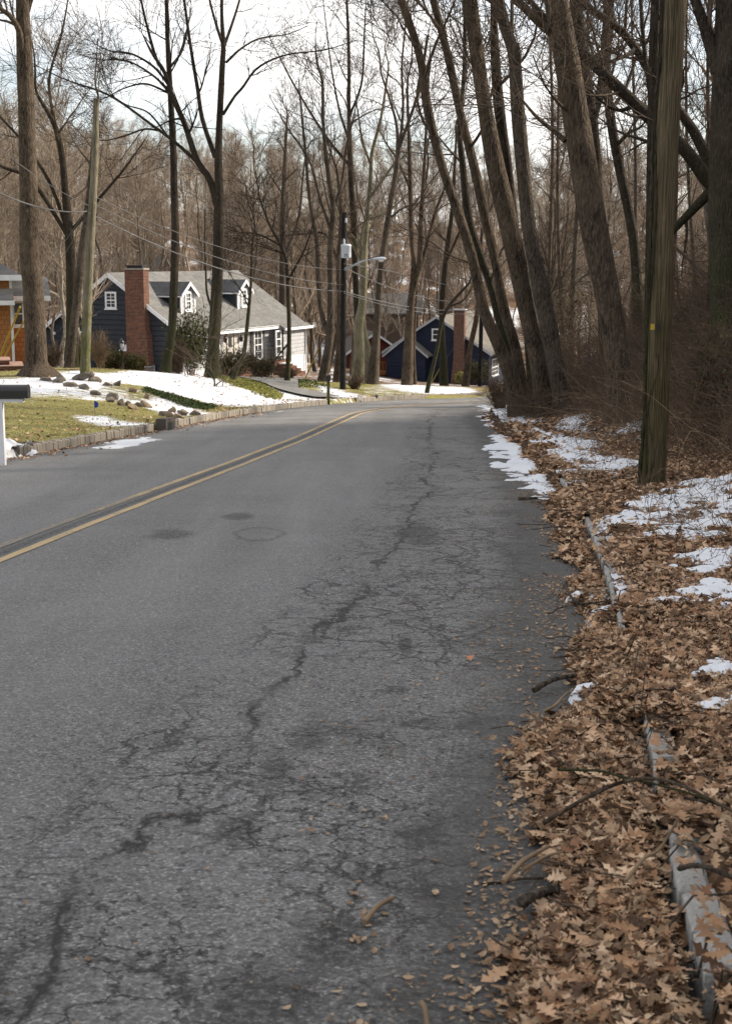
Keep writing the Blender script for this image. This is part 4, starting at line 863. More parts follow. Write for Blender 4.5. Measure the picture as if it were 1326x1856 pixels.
lho = hd_.build('lamp_head', MAT['can'], eM); MB().lathe([(0, -.10), (.08, -.08), (.11, -.03), (.11, 0)], (h0[0] + .08, h0[1], h0[2] - .03), 12).build('lens', MAT['white'], lho)
MB().tube([pl(621, 432, 59.8, eM), pl(618, 455, 59.7, eM), pl(607, 482, 59.6, eM), pl(604, 492, 59.6, eM)], .02, 6).build('drop_lead', MAT['cable'], eM)
MB().lathe([(.0, 0), (.05, .02), (.05, .1), (.02, .12), (.05, .16), (.0, .2)], pl(627, 404, 59.8, eM), 8).build('insulator', MAT['can'], eM)
eX, PX = pole('utility_pole', 'dark utility pole in front of the navy house, half hidden behind leaning trunks', [(873, 528, 6.5), (871, 606, 7.5), (869, 698, 8)], 80, MAT['pole_dark'], 12)

def cable(label, pts, rad=.012, sag=.25, n=14):
    """pts are world points; the cable hangs between consecutive ones"""
    P = []
    for a, b in zip(pts[:-1], pts[1:]):
        a, b = np.array(a), np.array(b)
        for t in np.linspace(0, 1, n, endpoint=False): P.append(a + (b - a) * t - np.array([0, 0, sag * 4 * t * (1 - t)]))
    P.append(np.array(pts[-1])); o = MB().tube(P, rad, 6).build('overhead_cable', MAT['cable']); return tag(o, label, 'cable', 'cables strung between the utility poles')
YL, YM, YX = 45.8, 59.8, 79.8
cable('thick sagging cable crossing the big left trunk, lowest one into the left pole', [A(-70, 312, 34), A(158, 383, YL)], .02, .3)
cable('upper thin cable crossing the big left trunk to the left pole', [A(-70, 210, 34), A(160, 372, YL)], .012, .2)
cable('thin cable from the left pole down to transformer level', [A(163, 352, YL), A(621, 489, YM)], .011, .5)
cable('thick cable pair from left pole passing the grey roof to the lamp pole', [A(161, 386, YL), A(621, 528, YM)], .02, .55)
cable('middle thin cable passing just above the grey roof', [A(163, 366, YL), A(621, 516, YM)], .013, .5)
cable('top thin cable from lamp pole across the leaning trunks', [A(623, 478, YM), A(872, 538, YX)], .014, -.2)
cable('cable from under the street lamp sloping towards the navy house', [A(624, 485, YM), A(872, 546, YX)], .02, .5)
cable('lower cable from lamp pole passing over the navy roof', [A(623, 528, YM), A(872, 560, YX)], .022, .35)
cable('lowest thin cable just below its twin over the navy roof', [A(623, 531, YM), A(872, 566, YX)], .016, .4)
def guy(label, a, b, Ya, Yb, top, Yt):
    e = empty('guy_wire', A(*a, Ya), 0, label, 'guy wire'); o = np.array(e.location)
    MB().tube([A(*a, Ya) - o, A(*b, Yb) - o], .035, 8).build('guard_tube', MAT['yellow'], e); MB().tube([A(*b, Yb) - o, A(*top, Yt) - o], .009, 6).build('wire', MAT['cable'], e)
guy('yellow guy guard rising steeply beside the front steps', (-2, 652), (37, 556), 52, 49.5, (158, 380), 46)
guy('faint yellow guy guard lower and nearer the big left trunk', (4, 655), (44, 582), 53, 50, (157, 395), 46)
guy('yellow guy guard in the woods between the grey house and the lamp pole', (553, 686), (577, 632), 68, 66, (622, 500), 60)
guy('yellow guy guard leaning behind the slanted trunk by the navy wall', (782, 694), (799, 664), 84, 83, (868, 560), 80)

# mailboxes
mz = A(2, 697, 21.5); g0 = float(H(mz[0], mz[1])); em = empty('mailbox', (mz[0] - .02, mz[1], g0), 0, 'black mailbox on a white post cut by the left edge', 'mailbox')
hm = mz[2] - g0; bx = MB(); pts = []
for i in range(13): t = math.pi * i / 12; pts.append((0, .09 * math.cos(t), hm - .09 + .09 * math.sin(t)))
pts += [(0, -.09, hm - .20), (0, .09, hm - .20)]
def shape(x): return [(x, b_, c_) for _, b_, c_ in pts]
bx.prism(shape(-.12), (.54, 0, 0)); bo = bx.build('box', MAT['black'], em)
dx = MB(); dx.prism([(0.42, b_ * 1.06, hm - .1 + (c_ - hm + .1) * 1.05) for _, b_, c_ in pts], (.022, 0, 0)); dx.build('box_door', MAT['black'], em)
MB().box(-.12, .36, -.05, .05, hm - .262, hm - .214).build('arm', MAT['white'], em)
MB().box(-.06, .04, -.05, .05, -.4, hm - .263).build('post', MAT['white'], em)
mz = T(595, 727); em = empty('mailbox', mz, 0, 'small black mailbox on a grey post at the driveway mouth', 'mailbox')
MB().box(-.055, .055, -.055, .055, -.3, .72).build('post', MAT['pole_green'], em)
bx = MB(); bx.prism([(b_, -.22, .735 + c_) for b_, c_ in [(.085 * math.cos(math.pi * i / 10), .13 + .085 * math.sin(math.pi * i / 10)) for i in range(11)] + [(-.085, 0), (.085, 0)]], (0, .46, 0)); bx.build('box', MAT['black'], em)
MB().box(.088, .10, -.02, .06, .85, 1.0).build('flag', MAT['shutter'], em)
# lantern post in front of the gable
lp = T(222, 667.5, 40); lp = A(222, 668, 62); zl = float(H(lp[0], lp[1])); el = empty('lamp_post', (lp[0], lp[1], zl), 0, 'slim black lantern post in front of the brick chimney', 'lamp post'); hh = A(222, 622, 62)[2] - zl
MB().tube([(0, 0, -.3), (0, 0, hh - .35)], .045, 10).build('post', MAT['black'], el)
ln = MB().lathe([(0, hh - .36), (.08, hh - .35), (.06, hh - .30)], k=6).lathe([(.15, hh + .0), (.16, hh + .02), (.06, hh + .14), (.02, hh + .22), (0, hh + .23)], k=6).build('lantern_cap', MAT['black'], el)
for i in range(6): t = math.pi * i / 3; MB().tube([(.065 * math.cos(t), .065 * math.sin(t), hh - .31), (.14 * math.cos(t), .14 * math.sin(t), hh + .01)], .012, 5).build('lantern_bar', MAT['black'], el)
MB().lathe([(.05, hh - .30), (.115, hh - .01), (0, hh - .01)], k=6).build('lantern_glass', MAT['white'], el)
# chain link gate
fp = A(260, 672, 70); zf_ = float(H(fp[0], fp[1])); ef = empty('chain_link_gate', (fp[0], fp[1], zf_), R(12), 'grey metal garden gate and fence post beside the brick chimney', 'gate'); s_ = 1 / ppm(70)
for x in (0.0, 19 * s_): MB().tube([(x, 0, -.3), (x, 0, 23 * s_)], .05, 10).build('fence_post', MAT['grey_metal'], ef)
MB().tube([(2 * s_, 0, 20 * s_), (17 * s_, 0, 21 * s_)], .022, 8).tube([(2 * s_, 0, .1), (17 * s_, 0, .1)], .022, 8).tube([(2.5 * s_, 0, .1), (2.5 * s_, 0, 20 * s_)], .022, 8).build('gate_frame', MAT['grey_metal'], ef)
MB().tube([(-1 * s_, 0, 22 * s_), (-30 * s_, 0, 20 * s_)], .02, 8).build('top_rail', MAT['grey_metal'], ef)
ms = MB()
for i in range(9): ms.tube([((2.5 + i * 1.6) * s_, 0, .1), ((2.5 + i * 1.6 + (1.2 if i < 8 else 0)) * s_, 0, 20 * s_)], .004, 4); ms.tube([((2.5 + i * 1.6 + 1.2) * s_, .004, .1), ((2.5 + i * 1.6) * s_, .004, 20 * s_)], .004, 4)
ms.build('wire_mesh', MAT['grey_metal'], ef)
# survey flag
fp = T(172, 752); MB_ = MB().tube([(0, 0, -.05), (0, 0, .36)], .005, 5); eg = empty('survey_flag', fp, 0, 'tiny blue survey flag stuck in the lawn', 'flag'); MB_.build('flag_wire', MAT['cable'], eg)
MB().add([(0, 0, .36), (.10, .01, .30), (.085, .0, .20), (.01, -.01, .17), (0, .006, .36), (.10, .016, .30), (.085, .006, .20), (.01, -.004, .17)], [(0, 1, 2, 3), (7, 6, 5, 4), (0, 4, 5, 1), (1, 5, 6, 2), (2, 6, 7, 3), (3, 7, 4, 0)]).build('flag_cloth', simple('blue_cloth', (.02, .05, .28), (.015, .04, .2)), eg)
# storm drains
def drain(label, y, fn, side, L=.85, Wd=.55, inlet=True):
    s_ = slope(fn, y); an = math.atan2(1, s_); x = fn(y); n = np.array([-1, s_, 0]) / math.hypot(1, s_) * side
    e = empty('storm_drain', (x, y, -SL * y), an, label, 'storm drain'); e.rotation_euler = (0, -math.atan(SL / math.hypot(1, s_)) * -1, an)
    sg = -1 if side > 0 else 1   # local +Y is to the left of the direction of travel
    yy = lambda v: v if sg > 0 else -v
    fr_ = MB(); a_, b_ = sorted((yy(.04), yy(.04 + Wd)))
    fr_.box(-L / 2 - .05, L / 2 + .05, a_ - .05, a_, -.1, .016).box(-L / 2 - .05, L / 2 + .05, b_, b_ + .05, -.1, .016).box(-L / 2 - .05, -L / 2, a_, b_, -.1, .016).box(L / 2, L / 2 + .05, a_, b_, -.1, .016)
    fo = fr_.build('drain_frame', MAT['iron'], e); gr = MB(); k_ = 9
    for i in range(k_): x_ = -L / 2 + L * (i + .5) / k_; gr.box(x_ - .022, x_ + .022, a_, b_, -.06, .013)
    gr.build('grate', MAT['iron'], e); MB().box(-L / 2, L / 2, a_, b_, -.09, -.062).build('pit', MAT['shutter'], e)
    if inlet:
        c0, c1 = sorted((yy(-.02), yy(-.26))); ib = MB(); ib.box(-.42, .42, c0, c1, .15, .24).box(-.42, -.30, c0, c1, -.1, .148).box(.30, .42, c0, c1, -.1, .148); ib.build('inlet_head', MAT['iron'], e)
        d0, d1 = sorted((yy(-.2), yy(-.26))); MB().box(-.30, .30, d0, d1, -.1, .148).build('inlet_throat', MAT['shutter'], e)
        for x_ in (-.1, .1): MB().box(x_ - .02, x_ + .02, c0, c1, -.1, .148).build('inlet_bar', MAT['iron'], e)
drain('rusty iron storm drain with kerb inlet below the lawn', 32.55, xL, -1)
drain('iron storm drain grate among leaves by the right kerb', 34.6, xR, 1, inlet=False)

# ------------------------------------------------------------------ trees
def grow(rg, P, Rr, n_each, t0, t1, L, n, ang, up, wig, rfac, rmin, rcap=9):
    M, n0, _ = P.shape; idx = np.repeat(np.arange(M), n_each); K = len(idx)
    t = rg.uniform(t0, t1, K); f = t * (n0 - 1 - 1e-6); i0 = f.astype(int); fr = (f - i0)[:, None]
    st = P[idx, i0] * (1 - fr) + P[idx, i0 + 1] * fr; rad = Rr[idx, i0] * (1 - fr[:, 0]) + Rr[idx, i0 + 1] * fr[:, 0]
    tg = P[idx, i0 + 1] - P[idx, i0]; tg /= np.linalg.norm(tg, axis=1, keepdims=True) + 1e-9
    pr = rg.normal(size=(K, 3)); pr -= (pr * tg).sum(1, keepdims=True) * tg; pr /= np.linalg.norm(pr, axis=1, keepdims=True) + 1e-9
    a = np.radians(rg.uniform(*ang, K))[:, None]; d = np.cos(a) * tg + np.sin(a) * pr
    ln = rg.uniform(*L, K) * (1 - .45 * (t - t0) / (t1 - t0 + 1e-9)); pts = [st]
    upv = np.array([0, 0, 1.0])
    for k in range(n - 1):
        d = d + wig * rg.normal(size=(K, 3)) + upv * up / n; d /= np.linalg.norm(d, axis=1, keepdims=True); pts.append(pts[-1] + d * (ln / (n - 1))[:, None])
    r0 = np.minimum(rad * rg.uniform(*rfac, K), rcap)[:, None]
    rr = np.maximum(r0 * (1 - .82 * np.linspace(0, 1, n)[None]), rmin)
    return np.stack(pts, 1), rr
def catmull(P, m):
    P = np.asarray(P, float); n = len(P); t = np.linspace(0, n - 1 - 1e-9, m); i = t.astype(int); f = (t - i)[:, None]
    g = lambda k: P[np.clip(k, 0, n - 1)]
    p0, p1, p2, p3 = g(i - 1), g(i), g(i + 1), g(i + 2)
    return .5 * (2 * p1 + (p2 - p0) * f + (2 * p0 - 5 * p1 + 4 * p2 - p3) * f ** 2 + (3 * p1 - p0 - 3 * p2 + p3) * f ** 3)
def trunk_tube(P, Rr, k, seed, amp=.06):
    V, q = tubes(P[None], Rr[None], k); n = len(P); V = V.reshape(n, k, 3)
    th = np.arange(k) / k * 8; hgt = np.cumsum(np.concatenate([[0], np.linalg.norm(np.diff(P, axis=0), axis=1)]))
    w_ = (fbm(th[None] * 1.0 + seed, hgt[:, None] * .7 + seed, seed % 50, 3) - .5) * 2 * amp + (fbm(th[None] * 3 + seed, hgt[:, None] * 2.5, seed % 31, 2) - .5) * amp
    V = P[:, None] + (V - P[:, None]) * (1 + w_[..., None])
    return V.reshape(-1, 3), q
TREES = []
def tree(label, Y, path, limbs=(), seed=1, top=6.0, mat='bark', n1=16, L1=(2.0, 4.2), t1=(.45, 1.0), dense=1.0, flare=1.5, tw='twig', spread=(28, 62), up=.35, dy=0.0, amp=.05, sides=14, cat='tree', group=None, fine=True, name='bare_tree', ground=True, limb_n=5):
    rg = np.random.default_rng(seed); s_ = 1.0 / ppm(Y)
    pts = [A(px, py, Y + dy * i / max(1, len(path) - 1)) for i, (px, py, _) in enumerate(path)]; rad = [w_ / 2 * s_ for *_, w_ in path]
    b = pts[0].copy(); zb = float(H(b[0], b[1])) if ground else b[2]
    if top > 0:   # carry the stem on above the picture
        d = pts[-1] - pts[-2]; d = d / np.linalg.norm(d) * .6 + np.array([rg.normal(0, .08), rg.normal(0, .08), .5]); k_ = 4; r0 = rad[-1]
        for i in range(k_): pts.append(pts[-1] + d / np.linalg.norm(d) * top / k_ + rg.normal(0, .12, 3)); rad.append(max(r0 * (1 - (i + 1) / (k_ + .3)), .02))
    zl = min(zb, b[2]); r0 = rad[0]
    if ground: pts = [np.array([b[0], b[1], zl - .35])] + pts; rad = [r0 * flare * 1.12] + [r0 * flare if flare > 1.01 else r0] + rad[1:]
    o = np.array([b[0], b[1], zb]); P = catmull(np.array(pts) - o, 60); Rr = np.interp(np.linspace(0, 1, 60), np.linspace(0, 1, len(rad)), rad)
    parts = [trunk_tube(P, Rr, sides, seed, amp)]; par = []
    n_ = 24; par.append((P[np.linspace(0, 59, n_).astype(int)], Rr[np.linspace(0, 59, n_).astype(int)], True))
    for lb in limbs:
        dYl = rg.uniform(-2.2, 2.2) if len(lb) < 5 else rg.uniform(-1, 1)
        lp_ = np.array([A(px, py, Y + dYl * i / len(lb)) for i, (px, py, _) in enumerate(lb)]) - o; lr = [max(w_ / 2 * s_, .012) for *_, w_ in lb]
        d = lp_[-1] - lp_[-2]; lp_ = np.vstack([lp_, lp_[-1] + d * .8 + (0, 0, .2)]); lr.append(.012)
        LP = catmull(lp_, n_); LR = np.interp(np.linspace(0, 1, n_), np.linspace(0, 1, len(lr)), lr)
        parts.append(trunk_tube(LP, LR, 9, seed + 3, .04)); par.append((LP, LR, False))
    e = empty(name, o, 0, label, cat, group); V, q = join(parts); link('trunk', mesh_np('trunk', V, q, smooth=True), MAT[mat], e)
    PT = par[0]; cr_ = []
    A1 = [grow(rg, PT[0][None], PT[1][None], n1, t1[0], t1[1], L1, 9, spread, up, .10, (.28, .5), .012, .11)]
    for p_, r_, _ in par[1:]: A1.append(grow(rg, p_[None], r_[None], limb_n, .2, 1.0, (L1[0] * .5, L1[1] * .75), 9, spread, up, .11, (.35, .6), .010, .06))
    P1 = np.concatenate([a[0] for a in A1]); R1 = np.concatenate([a[1] for a in A1]); cr_.append(tubes(P1, R1, 5))
    P2, R2 = grow(rg, P1, R1, max(1, int(6 * dense)), .15, 1, (.9, 2.2), 6, (20, 60), up * .6, .13, (.45, .7), .007, .03); cr_.append(tubes(P2, R2, 4))
    P3, R3 = grow(rg, P2, R2, max(1, int(4 * dense)), .15, 1, (.45, 1.15), 4, (20, 60), up * .5, .16, (.5, .75), .0045, .013); cr_.append(tubes(P3, R3, 3))
    if fine: P4, R4 = grow(rg, P3, R3, max(1, int(2.4 * dense)), .2, 1, (.2, .6), 3, (20, 60), .1, .2, (.5, .8), .0032, .006); cr_.append(tubes(P4, R4, 3))
    V, q = join(cr_); link('crown', mesh_np('crown', V, q, smooth=True), MAT[tw], e)
    TREES.append(e); return e

# left lawn
tree('massive grey-brown trunk on the snowy lawn by the orange house', 45,
     [(68, 683, 50), (66, 660, 42), (65, 629, 39), (61, 530, 37), (54, 460, 34), (52, 332, 32), (48, 199, 29), (45, 110, 29), (41, 0, 22), (38, -80, 20)],
     [[(48, 160, 12), (40, 105, 11), (36, 60, 11), (20, 30, 9), (0, 14, 8)], [(45, 40, 9), (60, -10, 7), (80, -70, 5)]], 11, 6, 'bark', 12, t1=(.6, 1), flare=1.75, amp=.06, sides=20)
tree('slim pale trunk leaning right behind the algae-footed pole', 52, [(125, 672, 17), (133, 600, 16), (142, 520, 14), (149, 450, 12), (158, 380, 10), (166, 300, 8), (172, 230, 6)], (), 12, 3, 'bark_grey', 8, flare=1.2)
tree('dark trunk forking behind the massive one and the algae-footed pole', 60, [(131, 668, 21), (130, 520, 19), (126, 430, 17), (118, 340, 13), (112, 280, 11), (100, 228, 10), (82, 195, 7), (66, 165, 5)],
     [[(112, 275, 8), (95, 200, 6), (90, 140, 5), (110, 70, 4), (120, 20, 3)], [(126, 430, 7), (90, 330, 6), (40, 255, 5), (0, 210, 4)], [(128, 420, 7), (180, 360, 6), (230, 300, 4)], [(130, 440, 8), (60, 330, 7), (0, 300, 5)]], 13, 3, 'bark_dark', 14, flare=1.2, t1=(.3, 1), up=.1)
tree('tall straight dark trunk crossing the dormer roof left of the forked tree', 58,
     [(299, 680, 21), (303, 650, 17.5), (311, 604, 14.5), (315, 530, 15), (318, 430, 14), (316, 350, 13), (314, 265, 12), (309, 170, 10), (304, 80, 8), (302, 0, 7), (301, -60, 6)],
     [[(306, 140, 6), (285, 110, 6), (270, 60, 5), (258, 10, 4), (248, -40, 3)], [(306, 155, 5), (280, 122, 4.5), (240, 98, 3.5), (200, 92, 2.5)], [(308, 165, 5), (275, 135, 4), (230, 110, 3), (180, 108, 2)],
      [(308, 170, 4.5), (265, 152, 3.5), (225, 160, 2.5), (190, 178, 2)], [(310, 120, 5), (330, 92, 4), (340, 50, 3)], [(306, 250, 4), (270, 205, 3), (230, 190, 2)]], 14, 4, 'bark_dark', 12, (1.5, 3.2), (.55, 1), flare=1.25, tw='twig_dark', amp=.07)
tree('big dark mossy tree forking widely in front of the grey roof', 57,
     [(385, 680, 24), (386, 640, 22), (391, 560, 21), (395, 480, 20), (397, 400, 20), (397, 340, 16), (396, 280, 13), (399, 199, 11), (403, 120, 10), (405, 83, 9), (402, 30, 6), (402, -40, 5)],
     [[(393, 372, 13), (380, 325, 12), (357, 290, 11), (335, 225, 10), (314, 178, 9), (298, 130, 7), (275, 95, 5)], [(360, 296, 7), (319, 259, 6), (275, 226, 5), (199, 173, 4), (116, 143, 2.5)], [(290, 237, 4), (262, 234, 3.5), (230, 245, 3), (195, 254, 2)],
      [(390, 285, 9), (367, 216, 8), (358, 159, 7), (348, 100, 6), (338, 30, 5), (330, -30, 4)], [(405, 85, 6), (392, 45, 5), (380, 0, 4), (372, -50, 3)], [(406, 84, 6), (420, 45, 5), (434, 0, 4), (445, -50, 3)],
      [(404, 208, 6), (425, 175, 5), (440, 158, 5), (467, 123, 4), (516, 100, 3), (589, 90, 2)], [(410, 113, 5), (437, 88, 4), (470, 70, 3), (520, 62, 2)], [(384, 560, 4.5), (375, 530, 4), (373, 490, 3.5), (371, 440, 2.5), (372, 380, 2)]],
     15, 4, 'bark_dark', 5, (1.5, 3.2), (.75, 1), flare=1.35, tw='twig_dark', amp=.08, sides=18)
tree('thin dark trunk slanting right beside the porch', 56, [(421, 690, 11), (433, 660, 9), (442, 641, 8), (449, 579, 6.5), (455, 510, 5), (457, 450, 4)], (), 16, 2.0, 'bark_dark', 14, (.8, 1.9), (.35, 1), .8, 1.1, 'twig_dark')
tree('slender dark trunk crossing the right end of the grey house', 61, [(520, 694, 10), (522, 660, 8.5), (524, 604, 8), (522, 530, 7), (519, 475, 6.5), (509, 445, 6), (490, 410, 5), (478, 380, 4)], [[(521, 510, 5), (548, 460, 4), (560, 430, 3)], [(524, 620, 4), (508, 640, 3), (496, 655, 2)], [(510, 446, 4), (470, 425, 3), (430, 420, 2)]], 17, 3, 'bark_dark', 16, (1.2, 2.8), (.35, 1), 1, 1.2, 'twig_dark', up=.1)
tree('bare sapling in the middle of the snow mound', 50, [(388, 716, 4.5), (389, 695, 3), (386, 660, 2.2), (377, 640, 1.6)], [[(388, 700, 2), (403, 690, 1.5), (410, 684, 1)], [(389, 690, 2), (375, 672, 1.3)]], 18, .5, 'bark_dark', 8, (.35, .8), (.2, 1), .5, 1.1, fine=False)
# middle distance
tree('forked trunk left of the black lamp pole', 66, [(584, 694, 18), (592, 648, 16), (598, 605, 15), (599, 536, 11), (599, 438, 11), (604, 382, 10), (594, 312, 8), (586, 230, 6), (584, 150, 5)],
     [[(597, 610, 10), (584, 573, 9), (576, 508, 8), (574, 438, 7.5), (560, 354, 6.5), (553, 270, 5), (546, 200, 4)], [(604, 382, 7), (620, 330, 5), (627, 270, 4), (640, 215, 3)], [(600, 420, 6), (580, 360, 5), (560, 290, 4), (520, 230, 3)]], 21, 3, 'bark_grey', 12, t1=(.45, 1), flare=1.2)
tree('stout brown trunk tucked just left of the lamp pole foot', 70, [(611, 690, 16), (613, 640, 10), (615, 564, 9), (613, 480, 8), (618, 400, 7), (612, 320, 5)], [[(613, 480, 5), (590, 425, 4), (540, 425, 3), (480, 428, 2)]], 22, 3, 'bark', 14, t1=(.4, 1), flare=1.1)
tree('pale sycamore with olive limbs right of the lamp pole', 71, [(648, 692, 22), (651, 640, 19), (650, 590, 18), (657, 545, 14), (661, 452, 10), (665, 396, 9), (671, 330, 8), (674, 278, 7), (690, 214, 5), (700, 150, 4)],
     [[(668, 360, 6), (690, 330, 5), (712, 300, 4), (735, 280, 3)], [(672, 300, 5), (657, 256, 4), (648, 200, 3)], [(660, 460, 6), (640, 430, 5), (615, 400, 4), (605, 360, 3)], [(664, 400, 5), (700, 385, 4), (730, 360, 3)], [(657, 480, 5), (628, 420, 5), (608, 360, 4), (590, 300, 3)]], 23, 3, 'bark_pale', 14, t1=(.4, 1), flare=1.1, tw='twig')
tree('dark straight trunk rising between lamp pole and sycamore', 72, [(645, 680, 12), (648, 600, 12), (644, 508, 11), (640, 396, 10.5), (636, 330, 10), (634, 284, 9), (632, 200, 7), (632, 100, 6), (628, 0, 4)], [[(634, 260, 5), (615, 200, 4), (600, 120, 3), (590, 40, 2)], [(633, 210, 5), (655, 150, 4), (660, 60, 3)], [(634, 300, 6), (600, 260, 5), (560, 200, 4), (520, 130, 3)]], 24, 3, 'bark_dark', 16, t1=(.5, 1), flare=1.1)
tree('short curved sunlit trunk hugging the right side of the sycamore', 73, [(664, 690, 17), (669, 660, 14), (665, 630, 13), (659, 600, 12), (656, 550, 9), (655, 480, 7)], (), 25, 4, 'bark_pale', 10, flare=1.1)
tree('trunk leaning right between the sycamore and the red house', 66, [(675, 694, 18), (682, 606, 13), (686, 536, 12), (693, 466, 11), (705, 382, 10), (717, 312, 9), (721, 270, 8), (718, 225, 5), (706, 180, 4), (690, 130, 3)], [[(721, 270, 7), (735, 235, 6), (758, 166, 5), (770, 100, 4)], [(721, 290, 6), (730, 200, 5), (728, 120, 4), (735, 40, 3)], [(700, 400, 4), (735, 375, 3.5), (780, 365, 2)]], 26, 3, 'bark_grey', 14, t1=(.5, 1), flare=1.32)
tree('twin-topped trunk in front of the navy garage, dead leaves caught on it', 68, [(737, 698, 17), (742, 584, 15), (745, 545, 14), (749, 500, 11), (749, 470, 9), (745, 425, 8.5), (743, 332, 8), (740, 232, 6), (738, 150, 4)],
     [[(746, 540, 10), (755, 500, 9), (761, 470, 8.5), (762, 403, 8), (767, 332, 7), (772, 232, 5), (776, 150, 4)], [(760, 490, 7), (772, 448, 6.5), (788, 387, 6), (800, 355, 4), (812, 320, 3)], [(742, 340, 5), (720, 290, 4), (700, 260, 3)]], 27, 3, 'bark', 14, t1=(.5, 1), flare=1.32)
tree('straight companion trunk right behind the twin-topped one', 70, [(751, 694, 8), (749, 640, 7), (752, 560, 6.5), (758, 470, 6), (764, 380, 6), (775, 300, 4)], (), 28, 3, 'bark', 12, flare=1.1)
tree('thin trunk leaning far right across the navy wall', 62, [(774, 708, 8), (790, 640, 7), (800, 584, 6.5), (813, 555, 6), (836, 528, 5), (849, 514, 4)], [[(812, 556, 4), (838, 545, 3), (855, 520, 2)]], 29, 1.2, 'bark_dark', 12, (.8, 2), (.5, 1), .7, 1.1)
tree('upright trunk in front of the navy gable window', 76, [(804, 694, 13), (801, 606, 10), (800, 550, 9.5), (806, 482, 9), (813, 425, 8), (818, 391, 7), (822, 330, 6), (826, 250, 4)], [[(806, 480, 5), (828, 430, 4), (840, 400, 3)], [(812, 440, 4), (790, 420, 3)]], 30, 3, 'bark_dark', 14, flare=1.32)
tree('trunk leaning right against the tan roof edge', 74, [(843, 698, 12), (850, 640, 10), (854, 618, 9.5), (863, 575, 9), (868, 520, 8), (870, 450, 6)], (), 31, 3, 'bark', 10, flare=1.32)
tree('thick trunk behind the right end of the grey roof', 104, [(510, 690, 14), (512, 560, 13), (513, 480, 13), (512, 400, 10), (516, 300, 7), (520, 220, 4)], [[(513, 470, 7), (540, 400, 5), (548, 330, 4)]], 32, 2, 'bark_grey', 16)
tree('clump trunk nearest the bank leaning hard left over the road', 35, [(938, 752, 30), (930, 697, 29), (905, 629, 24), (876, 561, 20), (856, 470, 18), (834, 398, 18), (800, 299, 15), (775, 199, 16), (760, 100, 14), (727, 0, 14), (705, -80, 12)],
     [[(782, 240, 6), (765, 215, 5), (755, 170, 4), (765, 120, 3)]], 41, 5, 'bark', 10, t1=(.55, 1), flare=1.32, amp=.07, sides=16, dy=-.6)
tree('second trunk of the clump, slightly straighter, leaning left', 35.5, [(958, 752, 28), (944, 690, 22), (933, 629, 19), (913, 561, 18), (896, 470, 16), (878, 390, 18), (858, 299, 17), (832, 199, 14), (811, 100, 14), (785, 0, 13), (765, -90, 11)],
     [[(800, 60, 5), (785, 40, 4), (770, 10, 3)], [(850, 270, 6), (875, 230, 5), (890, 170, 4)]], 42, 5, 'bark', 10, t1=(.55, 1), flare=1.32, sides=16)
tree('shaggy thin stem of the clump between the two left leaners', 36.5, [(948, 745, 18), (925, 650, 15), (905, 584, 15), (888, 516, 14), (865, 450, 15), (848, 390, 14), (838, 299, 12), (832, 230, 9), (840, 140, 7), (842, 40, 6)], (), 43, 4, 'bark_dark', 14, (1.2, 2.6), (.3, 1), flare=1.1)
tree('broad straight trunk at the heart of the clump', 34, [(990, 758, 38), (984, 720, 34), (973, 651, 30), (953, 561, 29), (935, 470, 34), (922, 410, 35), (898, 303, 33), (879, 199, 26), (864, 100, 25), (852, 0, 24), (842, -90, 21)],
     [[(862, 118, 6), (852, 112, 5), (846, 100, 4)]], 44, 6, 'bark', 8, t1=(.65, 1), flare=1.2, sides=20)
tree('rightmost trunk of the clump, smooth grey brown', 33.5, [(1022, 764, 33), (1017, 733, 29), (1001, 632, 31), (981, 531, 32), (966, 460, 26), (957, 404, 25), (947, 303, 25), (938, 202, 25), (931, 101, 22), (915, 50, 20), (903, 0, 20), (890, -80, 18)],
     [[(928, 90, 8), (927, 40, 7), (928, -20, 6)], [(975, 560, 3.5), (990, 540, 3)]], 45, 6, 'bark_grey', 8, t1=(.65, 1), flare=1.32, sides=20)
tree('narrow stem squeezed behind the two right trunks of the clump', 36, [(968, 745, 20), (955, 600, 14), (944, 500, 14), (932, 404, 15), (920, 303, 15), (905, 202, 20), (897, 101, 17), (893, 0, 10), (890, -80, 9)], (), 46, 5, 'bark_dark', 10, t1=(.5, 1), flare=1.1)
# right bank
tree('huge furrowed trunk between the clump and the roadside pole', 27, [(1124, 778, 54), (1121, 720, 46), (1116, 632, 45), (1100, 531, 45), (1079, 430, 47), (1058, 303, 48), (1034, 155, 45), (1008, 0, 42), (996, -80, 40)],
     [[(1005, 62, 17), (985, 48, 16), (958, 22, 15), (925, -12, 14)], [(1024, 255, 10), (1000, 235, 8), (975, 215, 7), (953, 190, 5), (940, 170, 3)], [(1040, 210, 7), (1010, 185, 5), (985, 150, 3)]], 51, 7, 'bark', 8, t1=(.7, 1), flare=1.35, amp=.07, sides=24, spread=(40, 70))
tree('dark V-forked trunk behind the huge furrowed one', 40, [(1098, 690, 22), (1093, 560, 20), (1092, 460, 18), (1085, 370, 18), (1078, 270, 19), (1070, 200, 20), (1055, 110, 22), (1042, 0, 22), (1034, -60, 18)], [[(1075, 215, 14), (1088, 160, 15), (1097, 70, 16), (1101, -20, 14)]], 52, 6, 'bark_dark', 14, t1=(.4, 1), flare=1.1)
tree('curving dark trunk seen between the furrowed trunk and the pole', 43, [(1158, 620, 20), (1150, 460, 18), (1138, 380, 17), (1122, 303, 18), (1106, 215, 17), (1098, 120, 16), (1104, 40, 14), (1106, -60, 12)], [[(1115, 265, 8), (1140, 240, 6), (1160, 230, 4)], [(1104, 200, 8), (1130, 165, 6), (1150, 110, 5)]], 53, 6, 'bark_dark', 14, t1=(.4, 1), flare=1.1)
